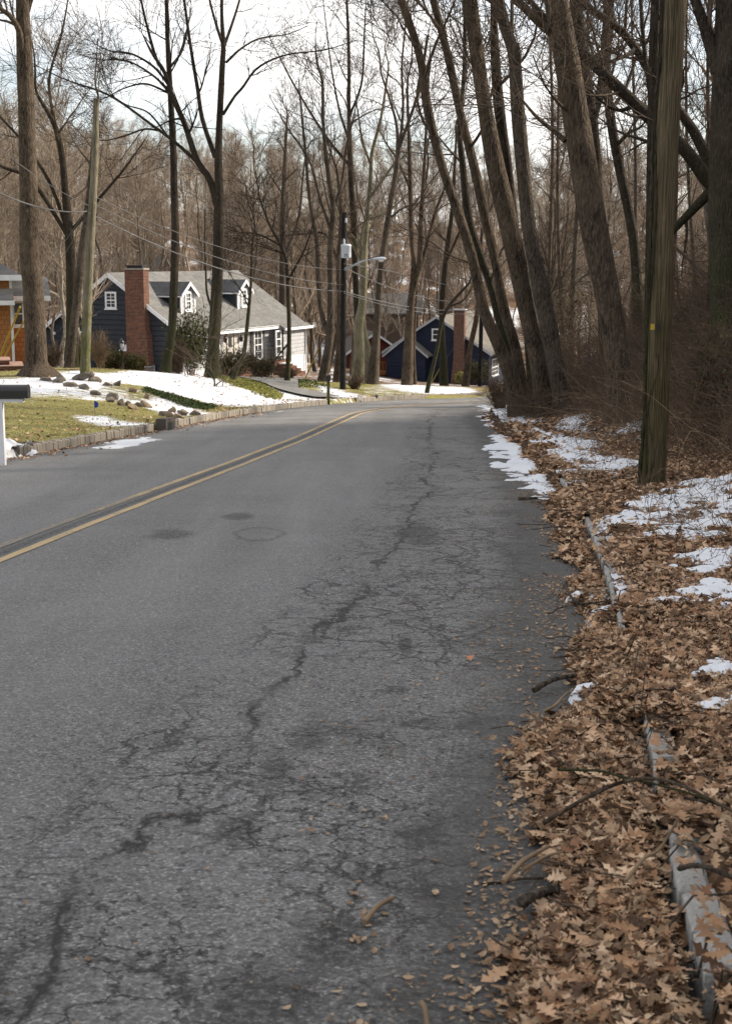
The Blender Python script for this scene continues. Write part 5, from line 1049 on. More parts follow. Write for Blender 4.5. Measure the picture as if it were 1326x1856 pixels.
tree('long diagonal tree sagging down to the right behind the pole', 31, [(1312, 420, 30), (1300, 350, 28), (1275, 318, 26), (1232, 262, 23), (1165, 203, 22), (1110, 150, 20), (1045, 88, 17), (1000, 45, 13), (960, 0, 10)], [[(1290, 345, 20), (1255, 380, 17), (1215, 425, 12), (1195, 470, 8)], [(1150, 190, 9), (1120, 200, 6), (1085, 180, 4)]], 54, 3, 'bark_dark', 16, t1=(.3, 1), flare=1.0, ground=True, spread=(40, 80))
tree('arching dark limb-like tree above the long diagonal one', 34, [(1296, 420, 22), (1290, 320, 20), (1262, 250, 18), (1233, 205, 16), (1195, 160, 15), (1176, 130, 15), (1149, 85, 15), (1115, 48, 14), (1062, 10, 13), (1020, -40, 11)], [[(1150, 88, 8), (1135, 100, 7), (1110, 110, 6), (1085, 115, 4)]], 55, 3, 'bark_dark', 14, t1=(.35, 1), flare=1.0)
tree('vine-wrapped upright trunk hugging the left of the roadside pole', 30, [(1168, 800, 22), (1176, 600, 21), (1180, 400, 20), (1182, 250, 20), (1184, 120, 19), (1188, 0, 18), (1190, -80, 16)], [[(1182, 200, 8), (1168, 100, 8), (1160, 0, 7)]], 56, 6, 'bark_dark', 16, t1=(.4, 1), flare=1.32)
tree('very thick dark trunk cut by the right edge', 24, [(1338, 800, 88), (1330, 680, 76), (1322, 460, 74), (1324, 303, 76), (1330, 134, 76), (1335, 0, 76), (1338, -100, 70)], [[(1300, 130, 26), (1280, 60, 22), (1262, 10, 18), (1245, -40, 14)]], 57, 8, 'bark_dark', 8, t1=(.6, 1), flare=1.32, amp=.07, sides=22)
# thin trees further along the wooded bank: each placed by hand
k_ = 0
for (px, pyb, w_, tpx, Y, lab) in [(1206, 640, 9, 1250, 47, 'thin pale trunk just right of the roadside pole, leaning right'), (1262, 640, 8, 1240, 50, 'thin trunk midway between the roadside pole and the thick edge trunk'),
        (1022, 650, 7, 1006, 58, 'thin trunk in the gap right of the clump'), (1040, 640, 10, 1062, 62, 'thin trunk leaning right behind the furrowed trunk'), (998, 600, 8, 992, 66, 'far thin trunk peeping between clump and furrowed trunk'),
        (1142, 640, 8, 1150, 55, 'narrow trunk between furrowed trunk and the vine-wrapped one'), (1280, 620, 10, 1290, 40, 'slim dark trunk touching the thick edge trunk'), (1225, 600, 6, 1210, 60, 'very thin far stem right of the roadside pole')]:
    k_ += 1; pth = [(px + (tpx - px) * t + 6 * math.sin(t * 5 + k_), pyb + (-60 - pyb) * t, w_ * (1 - .55 * t)) for t in np.linspace(0, 1, 8)]
    tree(lab, Y, pth, (), 60 + k_, 3, 'bark' if k_ % 2 else 'bark_grey', 22, (1.2, 3.0), (.3, 1), 1, 1.1, group='thin trees on the wooded bank')

# woods behind the houses: copies of a few grown trees
def template(seed, h, lean):
    rg = np.random.default_rng(seed); n = 12; z = np.linspace(0, h, n); P = np.stack([np.cumsum(rg.normal(lean * .12, .25, n)), np.cumsum(rg.normal(0, .2, n)), z], -1); P -= P[0]; r0 = rg.uniform(.12, .21)
    P[0, 2] = -.6; P = catmull(P, 26); Rr = np.linspace(r0, .025, 26); V, q = tubes(P[None], Rr[None], 7); tr_ = mesh_np('trunk', V, q, smooth=True)
    P1, R1 = grow(rg, P[None], Rr[None], 24, .2, 1, (1.8, 4.6), 8, (22, 58), .55, .10, (.4, .6), .020, .09); P2, R2 = grow(rg, P1, R1, 8, .15, 1, (1., 2.4), 5, (20, 55), .4, .13, (.5, .75), .011)
    P3, R3 = grow(rg, P2, R2, 5, .1, 1, (.5, 1.2), 3, (20, 60), .3, .16, (.5, .8), .008); V, q = join([tubes(P1, R1, 4), tubes(P2, R2, 3), tubes(P3, R3, 3)])
    return tr_, mesh_np('crown', V, q, smooth=True)
TMP = [template(200 + i, h, l_) for i, (h, l_) in enumerate([(15, 0), (17, .6), (13, -.5), (18, .2), (14, .9), (16, -.3)])]
for t_, c_ in TMP: t_.materials.append(MAT['trunk_far']); c_.materials.append(MAT['twig_far'])
def blocked(x, y):
    for h_, a0, a1, b0, b1 in ((HA, -2.5, 17, -5, 11.5), (HB, -4, 14, -4, 14), (HF, -10, 5, -2, 9)):
        l_ = h_.loc((x, y, 0))
        if a0 < l_[0] < a1 and b0 < l_[1] < b1: return True
    return False
rg = np.random.default_rng(77)
def copy_tree(x, y, i, label, group):
    z = float(H(x, y)); e = empty('bare_tree', (x, y, z), rg.uniform(0, 6.28), label, 'tree', group); s_ = rg.uniform(.62, .98); e.scale = (s_, s_, s_ * rg.uniform(.9, 1.1))
    for me, nm in zip(TMP[i], ('trunk', 'crown')): o = bpy.data.objects.new(nm, me); COL.objects.link(o); o.parent = e
n = 0
while n < 110:
    y = rg.uniform(76, 128); fx_ = rg.uniform(-.30, .14); x = fx_ * y
    if blocked(x, y) or dL(x, y) < 6 and y < 80: continue
    if y < 100 and -.19 < fx_ < .10: continue
    if y < 126 and -.005 < fx_ < .12: continue
    if abs((x + 7) * -.31 + (y - 92) * .95) < 9 and x > -9: continue
    copy_tree(x, y, n % 6, 'bare brown tree in the woods behind the houses', 'bare trees behind the houses'); n += 1
n = 0
while n < 30:
    y = rg.uniform(44, 120); x = rg.uniform(.085, .30) * y
    if blocked(x, y) or dR(x, y) < 4.0 and y < 75: continue
    if y < 128 and x / y < .125: continue
    if abs((x + 7) * -.31 + (y - 92) * .95) < 7: continue
    copy_tree(x, y, n % 6, 'bare tree in the tangled woods up the right bank', 'bare trees up the right bank'); n += 1
for i_, (x, y) in enumerate([(-2.2, 136), (.6, 133), (2.0, 139), (3.6, 134), (5.0, 140), (-4.2, 133), (6.8, 141), (1.2, 144), (8.5, 142)]): copy_tree(x, y, i_ % 6, 'bare brown tree in the woods behind the houses', 'bare trees behind the houses')
# far wood on the hillside: one mass
Vs, Qs, b0 = [], [], 0
base = []
for t_, c_ in TMP:
    V, Qd = [], []; off = 0
    for me in (t_, c_):
        v = np.empty(len(me.vertices) * 3, np.float32); me.vertices.foreach_get('co', v); l_ = np.empty(len(me.loops), np.int32); me.loops.foreach_get('vertex_index', l_)
        Qd.append(l_.reshape(-1, 4) + off); V.append(v.reshape(-1, 3)); off += len(V[-1])
    V = np.concatenate(V); Qd = np.concatenate(Qd); base.append((V, Qd))
n = 0
while n < 430:
    y = rg.uniform(126, 300); x = rg.uniform(-.31, .31) * y + rg.normal(0, 3)
    if blocked(x, y): continue
    V, Qd = base[n % 6]; a = rg.uniform(0, 6.28); s_ = rg.uniform(.65, .98); c_, ss = math.cos(a) * s_, math.sin(a) * s_
    W = np.stack([V[:, 0] * c_ - V[:, 1] * ss + x, V[:, 0] * ss + V[:, 1] * c_ + y, V[:, 2] * s_ + float(H(x, y))], -1); Vs.append(W.astype(np.float32)); Qs.append(Qd + b0); b0 += len(W); n += 1
fw = mesh_np('far_woods', np.concatenate(Vs), np.concatenate(Qs), smooth=True)
tag(link('far_woods', fw, MAT['twig_far']), 'brown leafless woods covering the far hillside', 'woods', kind='stuff')

# ------------------------------------------------------------------ snow lying on the verges, as real lumps
def S(x, y):
    x = np.asarray(x, float); y = np.asarray(y, float); inr = (x > xL(y)) & (x < xR(y)) & (y < 74)
    return np.where(inr, road_z(x, y), H(x, y))
def snow_sheet(name, label, polys, res, thick, seed, nz=1.0, fr=1.0):
    pp = [(gp, v) for gp, v in polys]; allp = np.concatenate([np.array(g_) for g_, _ in pp]); m_ = .35
    xs = np.arange(allp[:, 0].min() - m_, allp[:, 0].max() + m_, res); ys = np.arange(allp[:, 1].min() - m_, allp[:, 1].max() + m_, res * 1.4)
    Xs, Ys = np.meshgrid(xs, ys); M = np.full(Xs.shape, -1.0)
    for g_, v in pp: M = np.maximum(M, np.clip(inpoly(Xs, Ys, g_) / (.13 * fr), -3.2, 1) * .5 + v - .5)
    nn = (fbm(Xs * 4.5 / fr, Ys * 3 / fr, seed, 5) - .5) * 2.0 * nz + (fbm(Xs * 14 / fr, Ys * 11 / fr, seed + 9, 3) - .5) * .8 * nz
    M = np.where(M < -.75, -1.0, M + nn * sstep(-1.0, -.1, M))
    Zs = S(Xs, Ys) + .03 * (M > 0) * (res < .03) + np.clip(M, -.4, .9) * thick + (fbm(Xs * 9, Ys * 9, seed + 4, 3) - .5) * thick * .35
    ii = np.arange(Xs.size).reshape(Xs.shape); q = np.stack([ii[:-1, :-1], ii[:-1, 1:], ii[1:, 1:], ii[1:, :-1]], -1).reshape(-1, 4)
    q = q[(M.ravel()[q].max(1) > -.15) & (np.ptp(Zs.ravel()[q], axis=1) < .10)]; use = np.unique(q); mp_ = np.full(Xs.size, -1); mp_[use] = np.arange(len(use))
    V = np.stack([Xs, Ys, Zs], -1).reshape(-1, 3)[use]
    tag(link(name, mesh_np(name, V, mp_[q], smooth=True), MAT['snow']), label, 'snow', kind='stuff')
gp = lambda *a: [tuple(T(*p, y0=2.6, y1=80)[:2]) for p in a]
def grd(*a): return [tuple(G(*p)[:2]) for p in a]
NEAR_SNOW = [(gp((1105, 940), (1150, 912), (1205, 905), (1235, 880), (1345, 868), (1345, 1000), (1250, 1000), (1200, 985), (1130, 992)), .68), (gp((1200, 1040), (1260, 1010), (1345, 1005), (1345, 1050), (1260, 1055)), .66),
     (gp((1190, 1105), (1240, 1065), (1345, 1060), (1345, 1115), (1250, 1118)), .68), (gp((1060, 1075), (1100, 1050), (1122, 1050), (1118, 1095), (1075, 1110)), .68), (gp((1078, 1130), (1112, 1112), (1118, 1140), (1100, 1180), (1085, 1175)), .66),
     (gp((1260, 1215), (1345, 1195), (1345, 1240), (1280, 1240)), .6), (gp((1285, 1300), (1345, 1282), (1345, 1316)), .45), (gp((1056, 1300), (1072, 1284), (1112, 1284), (1108, 1310)), .45), (gp((1096, 1392), (1120, 1372), (1165, 1385), (1155, 1404), (1110, 1402)), .34),
     (gp((1098, 1440), (1120, 1422), (1142, 1432), (1135, 1450)), .42), (gp((1255, 1410), (1300, 1398), (1318, 1420), (1285, 1434)), .48), (gp((1042, 1785), (1100, 1768), (1152, 1760), (1150, 1800), (1080, 1806)), .38)]
snow_sheet('snow', 'melting snow caught between oak leaves on the near right verge', NEAR_SNOW, .020, .05, 3, 1.55)
FAR_SNOW = [(grd((893, 788), (915, 792), (955, 815), (990, 852), (1022, 888), (1005, 900), (965, 880), (930, 845), (905, 812)), .66), (gp((955, 776), (1060, 796), (1100, 826), (1160, 845), (1140, 880), (1050, 870), (1000, 836)), .62),
     (gp((872, 738), (960, 740), (995, 768), (920, 778), (880, 766)), .5), (gp((1112, 765), (1165, 730), (1172, 800), (1130, 785)), .75), (gp((1005, 742), (1065, 755), (1060, 790), (1000, 782)), .55), (gp((1000, 880), (1060, 868), (1090, 885), (1040, 905)), .4)]
snow_sheet('snow', 'patchy snow along the right kerb below the leaning trunks', FAR_SNOW, .06, .10, 14, 1.05, 2.2)
snow_sheet('snow', 'thin snow strip melting on the road by the left kerb', [(grd((180, 808), (215, 797), (268, 791), (276, 797), (235, 806), (195, 813)), .62), (grd((488, 747), (520, 741), (512, 745)), .4)], .05, .03, 25, .7, 1.8)
snow_sheet('snow', 'lumpy snow around the white mailbox post', [(gp((-20, 818), (10, 800), (40, 806), (20, 826)), .55), (gp((22, 824), (40, 814), (58, 820), (50, 832)), .6)], .035, .16, 36, .8, 1.5)

# ------------------------------------------------------------------ oak leaves
OUT = [(0, .012), (.12, .02), (.20, .13), (.28, .07), (.38, .25), (.47, .075), (.58, .29), (.68, .09), (.79, .19), (.88, .07), (1.0, .01)]
def leaf_template(rg, lobes=True):
    V = []; cv = rg.uniform(-.5, 1.2); cs_ = rg.uniform(-.9, 1.4); tw = rg.uniform(-.8, .8)
    o_ = OUT if lobes else [(0, .02), (.25, .22), (.55, .26), (.8, .16), (1, .01)]
    for t, w_ in o_:
        j = rg.uniform(.75, 1.25) if lobes else 1
        zc = cv * .35 * (t - .5) ** 2
        for s_ in (-1, 0, 1):
            x = s_ * w_ * j; z = zc + cs_ * abs(x) ** 1.6 * .9 + tw * x * (t - .5); V.append((x + .08 * cv * t * t, t - .5, z))
    Fq = []
    for i in range(len(o_) - 1):
        for j in (0, 1): a = 3 * i + j; Fq.append((a, a + 1, a + 4, a + 3))
    return np.array(V), np.array(Fq)
def scatter_leaves(name, label, P, size, rg, mat, tilt=.33, lobes=True, cat='leaves', up=None, nt=10, kind='stuff', parent=None):
    tm = [leaf_template(rg, lobes) for _ in range(nt)]; which = rg.integers(0, nt, len(P)); Vs, Qs, b0 = [], [], 0
    for k, (V, Fq) in enumerate(tm):
        m = which == k; n = m.sum()
        if not n: continue
        az = rg.uniform(0, 2 * np.pi, n); el = rg.normal(0, tilt, n); ro = rg.normal(0, tilt, n); s_ = size[m]
        ca, sa, ce, se, cr2, sr = np.cos(az), np.sin(az), np.cos(el), np.sin(el), np.cos(ro), np.sin(ro)
        Rz = np.zeros((n, 3, 3)); Rz[:, 0, 0] = ca; Rz[:, 0, 1] = -sa; Rz[:, 1, 0] = sa; Rz[:, 1, 1] = ca; Rz[:, 2, 2] = 1
        Rx = np.zeros((n, 3, 3)); Rx[:, 0, 0] = 1; Rx[:, 1, 1] = ce; Rx[:, 1, 2] = -se; Rx[:, 2, 1] = se; Rx[:, 2, 2] = ce
        Ry = np.zeros((n, 3, 3)); Ry[:, 1, 1] = 1; Ry[:, 0, 0] = cr2; Ry[:, 0, 2] = sr; Ry[:, 2, 0] = -sr; Ry[:, 2, 2] = cr2
        M = Rz @ Rx @ Ry; W = np.einsum('nij,vj->nvi', M, V) * s_[:, None, None] + P[m][:, None]
        Vs.append(W.reshape(-1, 3)); Qs.append((Fq[None] + (b0 + np.arange(n) * len(V))[:, None, None]).reshape(-1, 4)); b0 += n * len(V)
    o = link(name, mesh_np(name, np.concatenate(Vs), np.concatenate(Qs), smooth=lobes), mat, parent)
    if kind: tag(o, label, cat, kind=kind)
    return o
rg = np.random.default_rng(9)
def snow_at(x, y):
    m = np.full(x.shape, -9.0)
    for g_, v in NEAR_SNOW: m = np.maximum(m, inpoly(x, y, g_) - .12 + (fbm(x * 4.5, y * 3, 3, 4) - .5) * .9)
    for g_, v in FAR_SNOW: m = np.maximum(m, inpoly(x, y, g_) - .1 + (fbm(x * 2, y * 1.4, 14, 4) - .5) * 1.6)
    return m
def expo(y):
    m = np.zeros(np.shape(y))
    for a_, b_ in ((2.9, 4.3), (4.7, 5.65), (7.6, 8.1), (8.6, 13.2), (16.2, 17.6)): m = np.maximum(m, sstep(a_ - .18, a_ + .05, y) * (1 - sstep(b_ - .05, b_ + .18, y)))
    return m
def bed_h(x, y):   # thickness of the leaf bed, it fills the gutter and buries the kerb where none shows
    r = dR(x, y); e = -.50 + (fbm(x * 1.5, y * 1.5, 61, 4) - .5) * .5 + .27 * sstep(5.2, 8, y); ex = expo(y)
    fill = np.where(r > .0, 0.0, .125 * sstep(-.42, -.02, r)) * (1 - ex) + ex * .045 * (1 - sstep(-.1, .2, r))
    return sstep(e - .02, e + .3, r) * (fill + .022 + ex * .01) * (1 - .35 * sstep(26, 38, y)), r - e
def litter_points(n, y0, y1, r0, r1, pw=1.0, edge=0.0):
    y = y0 + (y1 - y0) * rg.random(n) ** pw; r = rg.uniform(r0, r1, n); x = xR(y) + r * np.sqrt(1 + slope(xR, y) ** 2); h, de = bed_h(x, y)
    px, py = project(np.stack([x, y, S(x, y)], -1)); k = (px < 1420) & (py < 1960) & (de > edge)
    return x[k], y[k], h[k], de[k]
x, y, h, de = litter_points(120000, 2.2, 11, -.8, 2.4, .85)
sk = snow_at(x, y); rk = dR(x, y); open_ = np.zeros(len(x), bool)
for a_, b_ in ((3.05, 4.2), (4.8, 5.55), (7.7, 8.05), (8.7, 10.2), (10.3, 13.1)): open_ |= (y > a_) & (y < b_) & (rk > -.05) & (rk < .17)
keep = ((sk < -.02) | (rg.random(len(x)) < .22)) & (~open_ | (rg.random(len(x)) < .10)) & (rg.random(len(x)) < sstep(-.02, .25, de) * .85 + .15)
x, y, h = x[keep], y[keep], h[keep]
P = np.stack([x, y, S(x, y) + h + rg.uniform(-.015, .03, len(x))], -1)
scatter_leaves('leaf_litter', 'thick brown oak leaf litter burying the near right kerb', P, np.clip(rg.normal(.058, .026, len(x)), .016, .125), rg, MAT['oak_leaf'])
x, y, h, de = litter_points(60000, 10, 24, -.8, 4.5); sk = snow_at(x, y); rk = dR(x, y); keep = (((sk < -.04) & (rg.random(len(x)) < .9)) | (rg.random(len(x)) < .2)) & ~((rk > -.04) & (rk < .16) & (y < 13.2) & (rg.random(len(x)) < .85)); x, y, h = x[keep], y[keep], h[keep]
P = np.stack([x, y, S(x, y) + h + rg.uniform(-.01, .05, len(x))], -1)
scatter_leaves('leaf_litter', 'brown oak leaves around the foot of the mossy pole', P, np.clip(rg.normal(.085, .028, len(x)), .03, .15), rg, MAT['oak_leaf'])
x, y, h, de = litter_points(26000, 23, 46, -.6, 6.5); keep = (rg.random(len(x)) < .35 + .65 * (fbm(x * .9, y * .9, 71) > .47)) & ((snow_at(x, y) < 0) | (rg.random(len(x)) < .2)); x, y, h = x[keep], y[keep], h[keep]
P = np.stack([x, y, S(x, y) + h + rg.uniform(-.01, .06, len(x))], -1)
scatter_leaves('leaf_litter', 'leaf litter further along under the leaning clump', P, np.clip(rg.normal(.115, .03, len(x)), .05, .18), rg, MAT['oak_leaf'], lobes=False)
n = 60000; y = 2.2 + 16 * rg.random(n) ** 1.2; r = rg.uniform(-.75, 1.6, n); x = xR(y) + r * np.sqrt(1 + slope(xR, y) ** 2); h, de = bed_h(x, y); k = (de > -.12) & (rg.random(n) < sstep(-.14, .2, de)) & ~((r > -.02) & (r < .13) & (rg.random(n) < .8)); x, y, h = x[k], y[k], h[k]
P = np.stack([x, y, S(x, y) + h + rg.uniform(.0, .035, len(x))], -1); scatter_leaves('leaf_crumbs', 'torn leaf scraps and bits mixed through the near litter', P, rg.uniform(.012, .045, len(x)), rg, MAT['chip'], .5, False)
# crumbs and stray leaves thinning out onto the asphalt
n = 9500; y = 2.6 + 19 * rg.random(n) ** 1.3; r = -.30 - .16 * (y < 7) - rg.exponential(.22, n); cl = fbm(r * 3, y * 1.2, 81, 4); x = xR(y) + r; k = (rg.random(n) < np.clip((cl - .36) * 4.5, 0.04, 1)) & (x > xL(y)); x, y = x[k], y[k]
P = np.stack([x, y, road_z(x, y) + .008], -1); scatter_leaves('leaf_crumbs', 'broken leaf bits and bark chips strewn over the road edge', P, np.clip(rg.exponential(.011, len(x)) + .006, .006, .034), rg, MAT['chip'], .18, False)
n = 900; y = 22.5 + 20 * rg.random(n); x = xL(y) + .05 + rg.exponential(.16, n); P = np.stack([x, y, road_z(x, y) + .012], -1); scatter_leaves('leaf_crumbs', 'dark leaf crumbs gathered along the left gutter', P, rg.uniform(.03, .09, n), rg, MAT['oak_leaf'], .3, False)
ol = leaf_template(rg); lg = G(851, 1200); V = ol[0] * .10; V[:, 2] += .02
me = mesh_np('oak_leaf', V, ol[1], smooth=True); tag(link('oak_leaf', me, simple('orange_leaf', (.42, .19, .09), (.34, .15, .07)), None, (lg[0], lg[1], lg[2])), 'single orange oak leaf lying alone on the asphalt', 'leaf')
# the dark packed bed under the leaves, along the gutter
ys = np.arange(2.2, 44, .07); rr = np.arange(-.95, .9, .05); Yb = np.repeat(ys[:, None], len(rr), 1); Xb = xR(Yb) + rr[None] * np.sqrt(1 + slope(xR, Yb) ** 2); hb, de = bed_h(Xb, Yb)
Zb = S(Xb, Yb) + hb + (fbm(Xb * 9, Yb * 9, 88, 3) - .5) * .03 * (hb > 0) - .004; ii = np.arange(Xb.size).reshape(Xb.shape); q = np.stack([ii[:-1, :-1], ii[:-1, 1:], ii[1:, 1:], ii[1:, :-1]], -1).reshape(-1, 4)
hh_ = hb.ravel()[q].min(1) > .006; rq = np.abs(((Xb - xR(Yb)).ravel()[q] - .06)); topy = Yb.ravel()[q].mean(1)
gaps = [(3.08, 4.1), (4.88, 5.4), (7.75, 7.95), (8.78, 13.0), (16.4, 17.4)]
opn = np.zeros(len(q), bool)
for a, b in gaps: opn |= (topy > a) & (topy < b)
q = q[hh_ & ~(opn & (rq.min(1) < .09)) & ((np.ptp(Zb.ravel()[q], axis=1) < .05) | (expo(topy) < .1))]
tag(link('leaf_mould', mesh_np('leaf_mould', np.stack([Xb, Yb, Zb], -1), q, smooth=True), simple('leaf_mould', (.085, .052, .031), (.032, .021, .014), 24, .95, .1, .8, .03)), 'dark crumbled leaf mould filling the right gutter', 'leaf mould', kind='stuff')

# ------------------------------------------------------------------ sticks
def stick(label, pts, w0, w1, mat='bark', lift=.03, extra=None, bow=0.03):
    sfc = lambda px, py: (lambda g_: np.array([g_[0], g_[1], float(S(g_[0], g_[1])) + float(bed_h(np.array([g_[0]]), np.array([g_[1]]))[0][0]) + lift]))(T(px, py, 2.4, 60) if px > 880 else G(px, py))
    P = [sfc(*p) for p in pts]
    for i in range(1, len(P) - 1): P[i][2] += bow
    o = P[0].copy(); Pc = catmull(np.array(P) - o, 24); Rr = np.linspace(w0, w1, 24) * (1 + .12 * np.sin(np.arange(24) * 2.1)); e = MB().tube(Pc, Rr, 8)
    if extra: Q_ = [sfc(*p) - o for p in extra]; e.tube(catmull(np.array(Q_), 12), np.linspace(w1 * 1.1, w1 * .5, 12), 6)
    return tag(e.build('fallen_stick', MAT[mat], None, o), label, 'stick', 'sticks fallen on the verge and road')
stick('long dark stick lying straight across the leaves to the right edge', [(982, 1550), (1060, 1558), (1130, 1563), (1210, 1562), (1340, 1540)], .008, .005, lift=.07)
stick('thick pinkish forked stick at the ragged edge of the leaves', [(910, 1668), (945, 1640), (992, 1604)], .009, .006, 'straw', .06, [(945, 1640), (985, 1622), (1018, 1612)])
stick('short thick rotten branch end half buried by the forked stick', [(940, 1700), (968, 1682), (1008, 1656)], .019, .013, 'bark_grey', .03)
stick('pale curved stick pointing at the nearest kerb stones', [(1128, 1724), (1160, 1700), (1190, 1655), (1222, 1618)], .006, .004, 'straw', .07)
stick('grey twig resting across the nearest kerb stone', [(1225, 1706), (1265, 1722), (1345, 1738)], .008, .006, 'bark_grey', .12)
stick('lone brown stick on the asphalt near the bottom', [(660, 1668), (684, 1645), (713, 1622)], .009, .006, 'straw', .012, bow=.01)
stick('stub of branch sticking out of the leaves onto the road', [(966, 1275), (1000, 1266), (1042, 1256)], .014, .010, 'bark', .03)
stick('wishbone shaped twig at the road edge by the gutter snow', [(1022, 1083), (1046, 1128), (1100, 1128)], .010, .006, 'bark_grey', .05)
stick('thin dark twig crossing above the long straight stick', [(1010, 1478), (1080, 1505), (1120, 1518), (1230, 1522), (1300, 1530)], .005, .004, 'bark_dark', .07)
stick('bleached twig poking up at the very bottom of the road', [(764, 1818), (770, 1836), (776, 1870)], .008, .006, 'straw', .02, bow=.01)
stick('short wood splinter on the road opposite the mossy pole', [(938, 913), (955, 913), (973, 912)], .022, .012, 'bark', .02, bow=.005)
stick('slender pale twig curling at the asphalt edge mid verge', [(985, 1320), (1005, 1318), (1022, 1300), (1035, 1275)], .007, .004, 'straw', .03)

# ------------------------------------------------------------------ undergrowth
rg = np.random.default_rng(91); n = 620; y = 2.4 + 17 * rg.random(n); r = rg.uniform(-.45, 2.2, n); x = xR(y) + r * np.sqrt(1 + slope(xR, y) ** 2); hb_, _ = bed_h(x, y); an = rg.uniform(0, 6.28, n); L_ = rg.uniform(.06, .42, n); t = np.linspace(-.5, .5, 6)[None]
Px = x[:, None] + np.cos(an)[:, None] * L_[:, None] * t + rg.normal(0, .008, (n, 6)); Py = y[:, None] + np.sin(an)[:, None] * L_[:, None] * t; Pz = S(Px, Py) + hb_[:, None] + rg.uniform(.012, .045, n)[:, None] + rg.normal(0, .006, (n, 6))
V, q = tubes(np.stack([Px, Py, Pz], -1), np.repeat(rg.uniform(.0015, .0045, n)[:, None], 6, 1), 5); tag(link('fallen_twigs', mesh_np('fallen_twigs', V, q, smooth=True), MAT['bark']), 'small dark twigs mixed into the leaf litter', 'twigs', kind='stuff')
n = 1500; y = rg.uniform(22, 60, n); d_ = rg.exponential(4, n); x = xL(y) - d_ - .1; P = np.stack([x, y, H(x, y) + .03], -1); scatter_leaves('fallen_leaves', 'scattered dead leaves blown over the left lawn and snow', P, rg.uniform(.05, .13, n), rg, MAT['oak_leaf'], .35, False)
def stems(name, label, X0, Y0, L, rg, mats, r=(.003, .006), kids=4, droop=-.55, lean=(.5, .9), kid_L=(.25, .8), kind='stuff', parent=None, up0=1.0, n=9):
    K = len(X0); Z0 = S(X0, Y0) - .05; d = rg.normal(size=(K, 3)) * np.array([lean[1], lean[1], .25]); d[:, 2] = np.abs(d[:, 2]) + up0; d /= np.linalg.norm(d, axis=1, keepdims=True)
    P = [np.stack([X0, Y0, Z0], -1)]; ln = L / (n - 1)
    for i in range(n - 1):
        d = d + rg.normal(size=(K, 3)) * .16 + np.array([0, 0, 1.0]) * droop / n * (1 + i * .25); d /= np.linalg.norm(d, axis=1, keepdims=True); P.append(P[-1] + d * ln[:, None])
    P = np.stack(P, 1); floor_ = S(P[..., 0], P[..., 1]) + .02; P[..., 2] = np.maximum(P[..., 2], floor_ - .06 * (np.arange(n) == 0)); r0 = rg.uniform(*r, K)[:, None]; Rr = r0 * (1 - .7 * np.linspace(0, 1, n)[None]); parts = [tubes(P, Rr, 4)]
    if kids: P1, R1 = grow(rg, P, Rr, kids, .15, 1, kid_L, 5, (25, 75), droop * .3, .2, (.5, .8), .0018); parts.append(tubes(P1, R1, 3))
    V, q = join(parts); o = link(name, mesh_np(name, V, q, smooth=True), mats, parent)
    return tag(o, label, 'undergrowth', kind='stuff') if kind else o
rg = np.random.default_rng(21)
def bank_pts(n, y0, y1, r0, r1, pw=1.0):
    y = rg.uniform(y0, y1, n); r = r0 + (r1 - r0) * rg.random(n) ** pw; x = xR(y) + r * np.sqrt(1 + slope(xR, y) ** 2); k = (x < .275 * y + 1.2); return x[k], y[k]
x, y = bank_pts(10000, 15.5, 40, 1.9, 9); stems('undergrowth', 'tangled brown brambles behind the mossy pole', x, y, rg.uniform(.8, 2.4, len(x)), rg, MAT['brush'], (.003, .007), 5)
x, y = bank_pts(12000, 34, 75, 2.4, 17); stems('undergrowth', 'dense grey-brown brush further up the wooded bank', x, y, rg.uniform(1.0, 3.6, len(x)), rg, MAT['brush'], (.005, .010), 5, kid_L=(.4, 1.1))
x, y = bank_pts(900, 14, 45, 1.2, 8); stems('undergrowth', 'pale dry vine stems arching out of the brambles', x, y, rg.uniform(.8, 2.6, len(x)), rg, MAT['straw'], (.003, .006), 2)
x, y = bank_pts(1500, 9, 34, .5, 2.4); stems('undergrowth', 'low dry twigs standing in the leaf litter of the verge', x, y, rg.uniform(.15, .7, len(x)), rg, MAT['brush'], (.002, .004), 2, kid_L=(.1, .3))
c0 = A(960, 745, 34.5); n = 500; x, y = c0[0] + rg.normal(0, .9, n), c0[1] + rg.normal(-.3, .6, n); k = x > xR(y) + .25; stems('undergrowth', 'spiky twigs bristling round the base of the leaning clump', x[k], y[k], rg.uniform(.5, 1.8, k.sum()), rg, MAT['brush'], (.003, .006), 4, -.2)
# vines on the roadside pole
def vine(label, off, phase, rad, y0, y1, mat):
    tt = np.linspace(0, 1, 50); pz = np.array([y0 + (y1 - y0) * t for t in tt]); cx = np.interp(pz, [q_[1] for q_ in RP], [q_[0] for q_ in RP]); wd = np.interp(pz, [q_[1] for q_ in RP], [q_[2] for q_ in RP]) / 2 / ppm(15.7)
    P = np.array([A(a, b, 15.7) for a, b in zip(cx, pz)]); an = math.pi + off + .35 * np.sin(tt * 9 + phase); P[:, 0] += np.cos(an) * (wd + rad * .6); P[:, 1] -= np.abs(np.sin(an)) * (wd + rad * .6); b = P[-1].copy()
    o = MB().tube(catmull(P - b, 120), rad * (1 + .25 * np.sin(np.arange(120) * .9)), 7).build('climbing_vine', MAT[mat], None, b); return tag(o, label, 'vine', 'vines climbing the mossy pole')
vine('thick dark hairy vine running up the left edge of the mossy pole', -.05, 0., .022, -60, 880, 'bark_dark')
vine('second dark vine twisting just right of the thick one on the mossy pole', -.5, 2., .012, 200, 880, 'bark_dark')
vine('thin brown vine wandering across the front of the mossy pole foot', -1.0, 4., .006, 640, 880, 'bark')

